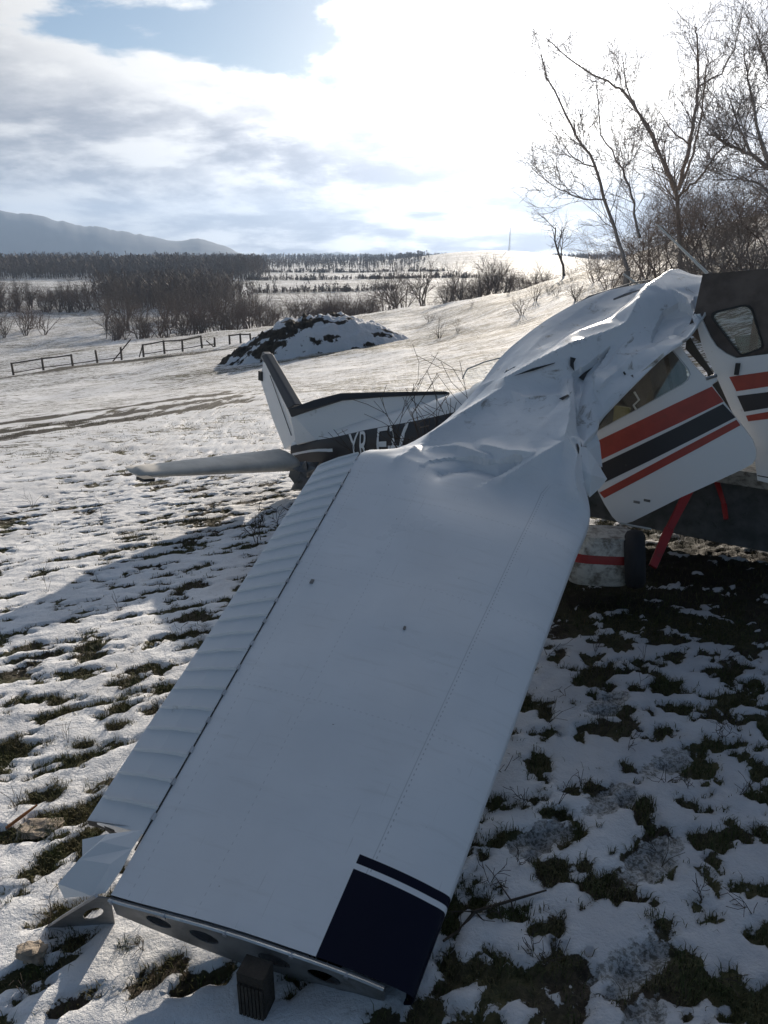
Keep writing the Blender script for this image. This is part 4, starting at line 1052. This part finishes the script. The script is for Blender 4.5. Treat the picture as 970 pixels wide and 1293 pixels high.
# ---- cabin
HD = unit([0.79, -0.62, 0.0]); SB = unit([-0.62, -0.79, 0.0])        # heading and starboard
W0 = np.array([1.15, 5.35, 0.0])                                     # a point of the starboard wall
def cabin():
    wall = lambda x, y, off=0.0: on_plane(x, y, W0+SB*off, SB)
    # front side panel, white with stripes, and the brown window surround behind it
    white = [(877, 397), (884, 396), (891, 412), (897, 425), (905, 437), (917, 446), (930, 452), (970, 447), (1030, 438), (1090, 430), (1150, 520), (1140, 640), (1040, 628), (957, 606), (953, 575), (945, 552), (925, 520), (905, 475), (888, 440)]
    side = plate('side_panel', white, [], W0, SB, 0.02, M['white'], plane_root)
    win = round_poly([(897, 397), (947, 385), (963, 438), (936, 448)], 0.22)
    win2 = round_poly([(1000, 378), (1052, 374), (1068, 424), (1012, 431)], 0.22)
    sur = [(868, 418), (878, 392), (888, 346), (1080, 330), (1120, 440), (1120, 470), (935, 470), (905, 452), (895, 440)]
    o2 = W0-SB*0.03
    s2 = plate('window_surround', sur, [win, win2], o2, SB, 0.02, M['lining'], plane_root)
    for w_ in (win, win2):
        c = np.mean(np.array(w_), axis=0); outer = [c+(np.array(q)-c)*1.09 for q in w_]
        plate('window_gasket', outer, [w_], W0-SB*0.012, SB, 0.018, M['gasket'], s2)
        plate('window_pane', w_, [], W0-SB*0.03, SB, 0.004, M['glass'], s2)
    plate('tinted_strip', [(927, 425), (959, 421), (961, 436), (955, 442), (940, 446), (932, 441)], [], W0-SB*0.04, SB, 0.003, M['tint'], s2)
    # stripes carried on the panel
    op = W0+SB*0.012
    for nm, q, m in (('red_stripe', [(921, 476), (970, 469), (1035, 460), (1100, 451), (1105, 468), (1035, 478), (970, 488), (930, 494)], M['red']),
                     ('black_stripe', [(931, 500), (970, 495), (1035, 486), (1110, 476), (1116, 496), (1035, 507), (970, 515), (940, 520)], M['black']),
                     ('red_stripe', [(942, 525), (970, 520), (1035, 512), (1120, 502), (1123, 512), (1035, 522), (970, 529), (945, 532)], M['red'])):
        plate(nm, q, [], op, SB, 0.003, m, side)
    MB().box(wall(931, 466, 0.02), HD*0.012, SB*0.01, np.array([0, 0, 0.035])).build('latch', M['gasket'], side)
    # belly, floor and far wall
    zf = wall(930, 604)[2]
    c0 = W0-SB*0.5
    def pt(k, s, z): return W0+HD*k-SB*s+np.array([0, 0, z])
    bl = MB(); bl.hexa([pt(0.0, .12, zf-.10), pt(2.3, .12, zf-.06), pt(2.3, .86, zf-.06), pt(0.0, .86, zf-.10), pt(0.0, .0, zf+.04), pt(2.3, .0, zf+.06), pt(2.3, .98, zf+.06), pt(0.0, .98, zf+.04)])
    belly = bl.build('belly', M['dirty_white'], plane_root)
    blk = MB(); blk.hexa([pt(-0.3, .52, 0.02), pt(1.75, .52, 0.05), pt(1.75, .84, 0.05), pt(-0.3, .84, 0.02), pt(-0.3, .30, zf-.09), pt(2.1, .30, zf-.05), pt(2.1, .90, zf-.05), pt(-0.3, .90, zf-.09)])  # added slab that blocks sun passing under the cabin
    blk.build('added_sun_block', M['zinc'], plane_root)
    zr = 1.88
    fw = MB(); fw.hexa([pt(0.0, .95, zf), pt(2.3, .95, zf), pt(2.3, .97, zf), pt(0.0, .97, zf), pt(0.0, .95, 1.16), pt(2.3, .95, 1.10), pt(2.3, .97, 1.10), pt(0.0, .97, 1.16)])
    fw.build('far_side_panel', M['lining'], plane_root)
    for k, w_ in ((1.12, .05), (1.75, .05), (2.25, .05)):
        b = MB(); b.hexa([pt(k, .95, 1.1), pt(k+w_, .95, 1.1), pt(k+w_, .985, 1.1), pt(k, .985, 1.1), pt(k, .93, zr), pt(k+w_, .93, zr), pt(k+w_, .965, zr), pt(k, .965, zr)])
        b.build('far_pillar', M['lining'], plane_root)
    rf = MB(); rf.hexa([pt(1.0, .04, zr-.045), pt(2.0, .04, zr-.03), pt(2.0, .95, zr-.03), pt(1.0, .95, zr-.045), pt(1.0, .08, zr-.015), pt(2.0, .08, zr+.005), pt(2.0, .92, zr+.005), pt(1.0, .92, zr-.015)])
    rf.build('roof', M['lining'], plane_root)
    rb = MB(); rb.hexa([pt(1.05, .25, zr-.012), pt(1.9, .25, zr+.006), pt(1.9, .6, zr+.006), pt(1.05, .6, zr-.012), pt(1.05, .28, zr+.002), pt(1.9, .28, zr+.018), pt(1.9, .57, zr+.018), pt(1.05, .57, zr+.002)])
    rb.build('roof_panel', M['alu'], plane_root)
    # aft bulkhead and seat backs inside
    bk = MB(); bk.hexa([pt(-.02, .05, zf), pt(.02, .05, zf), pt(.02, .95, zf), pt(-.02, .95, zf), pt(-.02, .05, 1.25), pt(.02, .05, 1.25), pt(.02, .95, 1.25), pt(-.02, .95, 1.25)])
    bk.build('bulkhead', M['lining'], plane_root)
    for s in (.12, .54):
        b = MB(); b.hexa([pt(.75, s, zf), pt(1.2, s, zf), pt(1.2, s+.36, zf), pt(.75, s+.36, zf), pt(.70, s, zf+.28), pt(1.2, s, zf+.3), pt(1.2, s+.36, zf+.3), pt(.70, s+.36, zf+.28)])
        st = b.build('seat', M['lining'], plane_root)
        b = MB(); b.hexa([pt(.68, s, zf+.28), pt(.80, s, zf+.28), pt(.80, s+.36, zf+.28), pt(.68, s+.36, zf+.28), pt(.55, s+.03, zf+.82), pt(.63, s+.03, zf+.82), pt(.63, s+.33, zf+.82), pt(.55, s+.33, zf+.82)])
        b.build('seat_back', M['lining'], st)
    # nose beyond the cabin: cowling with windshield
    vs = []; fs = []
    for i, (k, hw, z0, z1) in enumerate(((2.0, .49, zf-.05, 1.18), (2.3, .47, zf-.05, 1.12), (2.9, .40, zf+.02, 1.05), (3.2, .30, zf+.14, .98))):
        for j in range(20):
            th = 2*pi*j/20; e = 0.6; s, c = math.sin(th), math.cos(th)
            vs.append(pt(k, .485-hw*np.sign(s)*abs(s)**e, (z0+z1)/2+(z1-z0)/2*np.sign(c)*abs(c)**e))
    for i in range(3):
        for j in range(20): fs.append((i*20+j, i*20+(j+1) % 20, (i+1)*20+(j+1) % 20, (i+1)*20+j))
    fs.append(tuple(60+j for j in range(20)))
    mesh_obj('cowling', vs, fs, M['white'], plane_root, smooth=True)
    ws = [pt(2.0, .06, zr-.03), pt(2.0, .93, zr-.03), pt(2.3, .88, 1.13), pt(2.3, .10, 1.13)]
    mesh_obj('windshield', ws, [(0, 1, 2, 3)], M['glass'], plane_root)
    # dark strip put in as the shade of the open door gap
    s = plate('painted_gap_shade', [(868, 420), (880, 440), (900, 470), (920, 508), (940, 545), (954, 572), (950, 578), (928, 545), (905, 508), (893, 470), (866, 440)], [], W0-SB*0.02, SB, 0.015, M['gasket'], plane_root)
    b = MB(); b.tube([wall(957, 600, .0), wall(990, 606, 0), wall(1140, 636, 0)], 0.012, 6); b.build('belly_seam', M['gasket'], plane_root)
cabin()

def door():
    o = P(850, 545, 4.62); n = unit(SB*0.96+HD*0.10+np.array([0, 0, 0.16]))
    outline = [(740, 520), (760, 500), (800, 470), (838, 432), (847, 432), (857, 434), (866, 447), (875, 459), (885, 470), (893, 478), (904, 475), (906, 481), (899, 486), (914, 507), (929, 527), (942, 543), (951, 556), (955, 568), (955, 578), (950, 586), (939, 592),
               (900, 610), (860, 628), (820, 648), (800, 658), (790, 661), (781, 659), (774, 652), (764, 636), (756, 620), (745, 590)]
    win = [(748, 548), (780, 500), (836, 445), (844, 438), (852, 446), (862, 458), (869, 467), (871, 473), (868, 480), (862, 485), (840, 497), (810, 514), (780, 530)]
    d = plate('cabin_door', outline, [win], o, n, 0.035, M['white'], plane_root)
    d['label'] = 'white cabin door with red and black stripes hanging askew'
    cx = np.mean(np.array(win), axis=0); big = [cx+(np.array(q)-cx)*1.035 for q in win]
    plate('window_gasket', big, [win], o+n*0.018, n, 0.008, M['alu'], d)
    plate('window_pane', win, [], o-n*0.01, n, 0.004, M['glass'], d)
    op = o+n*0.0195
    for nm, q, m in (('red_stripe', [(754, 557), (800, 535), (850, 511), (899, 488), (914, 507), (860, 533), (800, 561), (760, 580)], M['red']),
                     ('black_stripe', [(758, 586), (800, 566), (860, 537), (913, 510), (929, 527), (880, 552), (820, 582), (764, 609)], M['black']),
                     ('red_stripe', [(757, 622), (800, 599), (860, 567), (930, 530), (935, 537), (880, 567), (820, 599), (763, 629)], M['red'])):
        plate(nm, q, [], op, n, 0.003, m, d)
    # window crank seen through the pane, handle scuffs
    q = lambda x, y, l: on_plane(x, y, o+n*l, n)
    MB().tube([q(805, 520, .0), q(800, 512, .01), q(807, 505, .01), q(801, 495, .0)], 0.007, 5).build('window_latch', M['rod'], d)
    MB().box(q(804, 634, .018), HD*0.02, n*0.004, np.array([0, 0, 0.008])).build('hinge_mark', M['zinc'], d)
    MB().box(q(817, 632, .018), HD*0.02, n*0.004, np.array([0, 0, 0.008])).build('hinge_mark', M['zinc'], d)
    # door edge strip at the top corner
    MB().tube([q(892, 478, .02), q(905, 474, .03)], 0.012, 6).build('door_catch', M['alu'], d)
    # yellowish seat inside showing at the window's lower corner
    MB().box(q(785, 525, -.12), HD*0.05, n*0.02, np.array([0, 0, 0.06])).build('interior_trim', mat('yellow_trim', (0.22, 0.18, 0.05), 0.8), d)
door()

def gear():
    # wheel fairing, dirty white with a red band
    c = P(760, 700, 4.55); g0 = Tz(c[0], c[1])
    ax = unit([0.97, -0.12, 0.0]); ay = unit([0.12, 0.97, 0.0]); vs = []; fs = []; mi = []
    lv = np.linspace(0, 1, 13); N = 24; top = P(760, 664, 4.6)[2]; bot = P(760, 738, 4.5)[2]
    for i, t in enumerate(lv):
        k = 0.80+0.20*sin(pi*min(1, t*1.1+0.05)); z = bot+(top-bot)*t
        if t > 0.9: k *= 0.93
        for j in range(N):
            th = 2*pi*j/N; s, co = math.sin(th), math.cos(th)
            vs.append(np.array([c[0], c[1], z])+ax*0.215*k*np.sign(co)*abs(co)**0.5+ay*0.16*k*np.sign(s)*abs(s)**0.6+ax*(-0.02+0.03*t))
    for i in range(12):
        for j in range(N):
            fs.append((i*N+j, i*N+(j+1) % N, (i+1)*N+(j+1) % N, (i+1)*N+j)); mi.append(1 if i in (6, 7) else 0)
    fs += [tuple(range(N-1, -1, -1)), tuple(12*N+j for j in range(N))]; mi += [0, 0]
    f = mesh_obj('wheel_fairing', vs, fs, [M['dirty_white'], M['redleg']], plane_root, smooth=False)
    f.data.polygons.foreach_set('material_index', np.array(mi, dtype=np.int32))
    # tyre, twisted beside the fairing
    w = P(802, 706, 4.45); nax = unit([0.94, -0.3, 0.12]); u1 = unit(np.cross(nax, [0, 0, 1.0])); u2 = np.cross(u1, nax)
    vs = []; fs = []; R, A, B = 30, 10, 1
    for i in range(R):
        th = 2*pi*i/R; rd = u1*cos(th)+u2*sin(th)
        for j in range(A):
            ph = 2*pi*j/A; vs.append(w+rd*(0.125+0.055*cos(ph))+nax*0.062*np.sign(math.sin(ph))*abs(math.sin(ph))**0.7)
    for i in range(R):
        for j in range(A): fs.append((i*A+j, ((i+1) % R)*A+j, ((i+1) % R)*A+(j+1) % A, i*A+(j+1) % A))
    wh = empty('wheel', tuple(w)); wh.parent = plane_root; wh.matrix_parent_inverse = plane_root.matrix_basis.inverted(); bpy.context.view_layer.update()
    mesh_obj('tyre', vs, fs, M['rubber'], wh, smooth=True)
    MB().tube([w-nax*0.045, w+nax*0.045], 0.085, 16).build('rim', M['gasket'], wh)
    # red sprung legs
    def leg(pts, wd, th):
        b = MB(); L_ = []
        for i in range(len(pts)-1):
            a, c_ = pts[i], pts[i+1]; t = unit(c_-a); s = unit(np.cross(t, [0.3, 1.0, 0.0])); q = np.cross(t, s)
            b.hexa([a-s*wd-q*th, a+s*wd-q*th, a+s*wd+q*th, a-s*wd+q*th, c_-s*wd*.85-q*th, c_+s*wd*.85-q*th, c_+s*wd*.85+q*th, c_-s*wd*.85+q*th])
        o = b.build('landing_gear_leg', M['redleg'], plane_root); bv = o.modifiers.new('b', 'BEVEL'); bv.width = 0.006; bv.segments = 2
    leg([P(872, 615, 4.85), P(845, 668, 4.75), P(824, 716, 4.62)], 0.030, 0.012)
    leg([P(905, 608, 5.05), P(914, 636, 5.0), P(917, 656, 4.95)], 0.018, 0.010)
    MB().tube([P(782, 660, 4.60), P(800, 664, 4.60), P(822, 668, 4.62)], 0.007, 5).build('brake_line', M['rod'], plane_root)
    # antennas on the roof
    MB().tube([P(893, 345, 5.2), P(830, 284, 5.6)], [0.011, 0.006], 6).build('antenna', M['rod'], plane_root)
    MB().tube([P(808, 361, 5.5), P(787, 346, 5.6)], [0.010, 0.006], 6).build('antenna', M['rod'], plane_root)
    v = [P(583, 478, 5.9), P(590, 466, 5.95), P(612, 457, 5.95), P(640, 450, 5.9), P(660, 452, 5.8), P(640, 470, 5.75), P(612, 488, 5.75), P(592, 487, 5.8)]
    o = mesh_obj('broken_pane', v, [tuple(range(8))], M['clear'], plane_root)
    MB().tube([P(584, 478, 5.9), P(590, 466, 5.95), P(612, 457, 5.95), P(640, 450, 5.9)], 0.006, 5).build('pane_edge', M['rod'], o)
    MB().tube([P(608, 514, 5.6), P(592, 516, 5.65), P(586, 520, 5.65), P(592, 526, 5.6), P(604, 522, 5.6)], 0.007, 5).build('loose_cable', M['gasket'], plane_root)
gear()

# a ribbed block of fibre under the open wing end
def block():
    c = P(322, 1226, 2.02); g0 = Tz(c[0], c[1]); hz = max(0.03, (c[2]-g0)/2+0.012); c = np.array([c[0], c[1], g0+hz-0.01])
    ax = unit([0.95, -0.30, 0]); ay = unit([0.30, 0.95, 0])
    root = empty('ribbed_block', (c[0], c[1], g0)); bpy.context.view_layer.update()
    MB().box(c, ax*0.040, ay*0.030, (0, 0, hz)).build('body', M['brownblock'], root)
    for k in range(7): MB().box(c-ay*0.032+ax*(-0.033+0.011*k)-np.array([0, 0, hz*0.2]), ax*0.004, ay*0.005, (0, 0, hz*0.75)).build('rib', M['brownblock'], root)
    tag(root, 'brown ribbed block propping the open end of the drooping wing', 'block')
block()

# ------------------------------------------------------------------ small things on the ground
def stones():
    rng = np.random.default_rng(8)
    for px, py, s, lab in ((50, 1041, (0.075, 0.05, 0.02), 'flat ochre stone beside the torn aileron end'), (42, 1205, (0.042, 0.034, 0.024), 'pale blocky stone at the bent rib tip')):
        h = hit(px, py, 20); bm = bmesh.new(); bmesh.ops.create_icosphere(bm, subdivisions=3, radius=1.0)
        for v in bm.verts:
            q = np.array(v.co); d = 1+0.20*float(fbm(np.array(q[0]*1.3+px), np.array(q[1]*1.3+q[2]*1.7), 3, 5)); q = np.sign(q)*np.abs(q)**0.72*d; v.co = Vector((h[0]+q[0]*s[0], h[1]+q[1]*s[1], Tz(h[0], h[1])+q[2]*s[2]+s[2]*0.4))
        me = bpy.data.meshes.new('stone'); bm.to_mesh(me); bm.free(); me.materials.append(M['stone'])
        o = bpy.data.objects.new('stone', me); col.objects.link(o); tag(o, lab, 'stone')
    h1, h2 = hit(8, 1046, 20), hit(48, 1022, 20); h1[2] = Tz(h1[0], h1[1])+.03; h2[2] = Tz(h2[0], h2[1])+.03
    o = MB().tube([h1, (h1+h2)/2, h2], [0.006, 0.007, 0.004], 6).build('stick', mat('orange_stick', (0.30, 0.12, 0.04), 0.8)); tag(o, 'short orange brown stick lying on the grass', 'stick')
stones()

def bush(name, px, py, d, H, n, seed, label, group=None, W=0.5, matn='twig', r=0.006, lvl=3, ground=True):
    rng = np.random.default_rng(seed); p = P(px, py, d); z = Tz(p[0], p[1]) if ground else p[2]; root_p = np.array([p[0], p[1], z]); mb = MB()
    for k in range(n):
        a = rng.random()*6.28; w = W*rng.random()
        grow(mb, mb, root_p+np.array([cos(a), sin(a), 0])*0.06*rng.random()-np.array([0, 0, .03]), np.array([cos(a)*w, sin(a)*w, 1.0]), H*(0.6+0.4*rng.random()), r, 1, rng, lvl, 4, 0.03, 0.75, 0.22, 0.0022)
    o = mb.build(name, M[matn]); tag(o, label, 'shrub' if H > 0.35 else 'weed', group); return o
bush('thorny_bush', 560, 560, 5.5, 1.15, 8, 51, 'thorny leafless bush between the wing root and the tail', None, 0.32, r=0.010)
bush('thorny_bush', 520, 560, 5.6, 0.80, 8, 52, 'low thorny bush in front of the registration letters', None, 0.4, r=0.008)
bush('bare_sapling', 690, 428, 9.5, 0.75, 3, 53, 'thin bare sapling leaning over the crumpled wing ridge', None, 1.1, r=0.010)
bush('bare_sapling', 735, 395, 9.5, 0.5, 3, 54, 'short bare sapling behind the crumpled wing ridge', None, 0.9, r=0.008)
bush('dry_weed', 352, 625, 6.1, 0.28, 2, 55, 'dry weed with two stalks under the stabilizer', None, 0.3, r=0.005)
bush('dry_weed', 325, 638, 6.0, 0.24, 3, 56, 'dry branched weed in the snow below the stabilizer', None, 0.5, r=0.004)
def weeds():
    rng = np.random.default_rng(77); k = 0
    spots = [(760, 850), (800, 870), (688, 905), (735, 985), (840, 985), (870, 1000), (800, 945), (690, 820), (745, 815), (820, 835), (905, 845), (650, 1085), (615, 1110), (640, 1165), (670, 1200), (690, 1215), (850, 1065),
             (835, 1085), (930, 1000), (880, 1130), (760, 920), (720, 880), (905, 930), (950, 880), (700, 1010), (750, 1110), (900, 1230), (950, 1150), (640, 960), (665, 1010)]
    for px, py in spots:
        h = hit(px+rng.normal()*5, py+rng.normal()*5, 30)
        mb = MB(); base = np.array([h[0], h[1], Tz(h[0], h[1])-0.01])
        for s in range(int(rng.integers(2, 5))):
            a = rng.random()*6.28; w = 0.2+0.7*rng.random(); grow(mb, mb, base+rng.normal(size=3)*np.array([.0004, .0004, 0]), np.array([cos(a)*w, sin(a)*w, 1.0]), (0.015+0.024*rng.random())*np.linalg.norm(h-[0,0,2.0]), 0.0016, 2, rng, 3 if rng.random() < .6 else 2, 3, 0.0, 0.7, 0.35, 0.0010)
        o = mb.build('dry_weed', M['twig']); tag(o, 'thin dry weed stalks poking from the shaded snow beside the wing', 'weed', 'dry weeds in the shaded snow')
    for px, py in ((150, 770), (60, 745), (230, 800), (195, 905), (60, 1165), (20, 1020), (225, 1110), (85, 935), (130, 655), (40, 640), (250, 650), (30, 1250), (180, 1195)):
        h = hit(px, py, 30); mb = MB(); base = np.array([h[0], h[1], Tz(h[0], h[1])-0.01])
        for s in range(3):
            a = rng.random()*6.28; w = 0.15+0.5*rng.random(); grow(mb, mb, base, np.array([cos(a)*w, sin(a)*w, 1.0]), (0.014+0.022*rng.random())*np.linalg.norm(h-[0,0,2.0]), 0.0016, 2, rng, 3 if s == 0 else 2, 3, 0.0, 0.7, 0.35, 0.0010)
        o = mb.build('dry_weed', M['twig']); tag(o, 'thin dry weed stalks poking from the sunny snow along the aileron', 'weed', 'dry weeds in the sunny snow')
    # a fallen thin branch by the wing's leading edge
    a, b, c = hit(560, 1190), hit(600, 1150), hit(690, 1125); pts = [np.array([q[0], q[1], Tz(q[0], q[1])+0.012]) for q in (a, (a+b)/2, b, (b+c)/2, c)]
    mb = MB(); mb.tube(pts, [0.004, 0.005, 0.006, 0.005, 0.003], 5)
    for i in (1, 2, 3):
        for s in range(2): grow(mb, mb, pts[i], rng.normal(size=3)*np.array([1, 1, .2]), 0.12, 0.003, 2, rng, 3, 3, 0, .5, .2, .0012)
    o = mb.build('fallen_branch', M['twig']); tag(o, 'thin fallen branch on the snow beside the navy wing tip', 'branch')
weeds()

def grass():
    """short matted grass where the snow has melted"""
    rng = np.random.default_rng(4); V = []; Fc = []
    def scatter(n, x0, x1, y0, y1, hmin, hmax, w):
        x = rng.uniform(x0, x1, n); y = rng.uniform(y0, y1, n); s, l = ground_fields(x, y)
        big = fbm(x*1.3, y*1.3, 2, 88); keep = (s > -0.15) & (l < 0.3) & (rng.random(n) > 0.93*np.exp(-((x-2.0)/1.9)**2-((y-4.7)/1.0)**2)) & (rng.random(n) < 0.45+0.35*np.clip(big, -1, 1))
        x, y, s = x[keep], y[keep], s[keep]; z = T(x, y); k = len(x)
        a = rng.uniform(0, 2*pi, k); L = rng.uniform(hmin, hmax, k)*(0.6+0.4*np.clip(s*2, 0, 1)); tl = rng.uniform(0.2, 1.1, k); b = a+rng.normal(0, .6, k)
        wx, wy = np.cos(a+pi/2)*w, np.sin(a+pi/2)*w
        p0 = np.stack([x-wx, y-wy, z-0.004], 1); p1 = np.stack([x+wx, y+wy, z-0.004], 1)
        mx, my = x+np.cos(a)*L*0.35*tl, y+np.sin(a)*L*0.35*tl; mz = z+L*0.6
        p2 = np.stack([mx+wx*.7, my+wy*.7, mz], 1); p3 = np.stack([mx-wx*.7, my-wy*.7, mz], 1)
        p4 = np.stack([mx+np.cos(b)*L*0.6*tl, my+np.sin(b)*L*0.6*tl, mz+L*(0.35-0.3*tl)], 1)
        base = sum(len(q) for q in V)
        V.append(np.stack([p0, p1, p2, p3, p4], 1).reshape(-1, 3)); i = base+5*np.arange(k)
        Fc.extend(zip(i, i+1, i+2, i+3)); Fc.extend(zip(i+3, i+2, i+4))
    scatter(330000, -2.2, 1.9, 0.9, 3.4, 0.015, 0.055, 0.0014)
    scatter(190000, -3.6, 3.0, 3.4, 6.5, 0.015, 0.050, 0.0020)
    scatter(50000, -7.0, 3.0, 6.5, 14.0, 0.02, 0.05, 0.003)
    m = bpy.data.materials.new('winter_grass'); m.use_nodes = True; g = NT(m.node_tree); bs = g.n['Principled BSDF']
    ob = g.add('ShaderNodeTexCoord').outputs['Object']
    c = g.mix(g.ramp(g.noise(ob, 9.0, 3.0), 0.35, 0.62), (0.065, 0.084, 0.026, 1), (0.135, 0.118, 0.055, 1)); c = g.mix(g.ramp(g.noise(ob, 120.0, 2.0), 0.45, 0.65), c, (0.045, 0.045, 0.02, 1))
    g.l.new(c, bs.inputs['Base Color']); bs.inputs['Roughness'].default_value = 0.7; bs.inputs['Specular IOR Level'].default_value = 0.2
    o = mesh_obj('grass', np.concatenate(V), Fc, m); tag(o, 'short matted winter grass showing through the melted snow', 'grass', kind='stuff')
grass()

# ------------------------------------------------------------------ haze
def haze():
    b = MB(); b.hexa([(-5000, -380, -60), (5000, -380, -60), (5000, 7000, -60), (-5000, 7000, -60), (-5000, -380, 420), (5000, -380, 420), (5000, 7000, 420), (-5000, 7000, 420)])
    m = bpy.data.materials.new('haze_air'); m.use_nodes = True; g = NT(m.node_tree); g.n.clear()
    o = g.add('ShaderNodeOutputMaterial'); v = g.add('ShaderNodeVolumePrincipled'); v.inputs['Color'].default_value = (0.50, 0.69, 1.0, 1)
    v.inputs['Density'].default_value = 0.00016; v.inputs['Anisotropy'].default_value = 0.25; g.l.new(v.outputs[0], o.inputs['Volume'])
    ob = b.build('haze', m); tag(ob, 'pale winter haze over the whole valley', 'haze', kind='stuff')
haze()
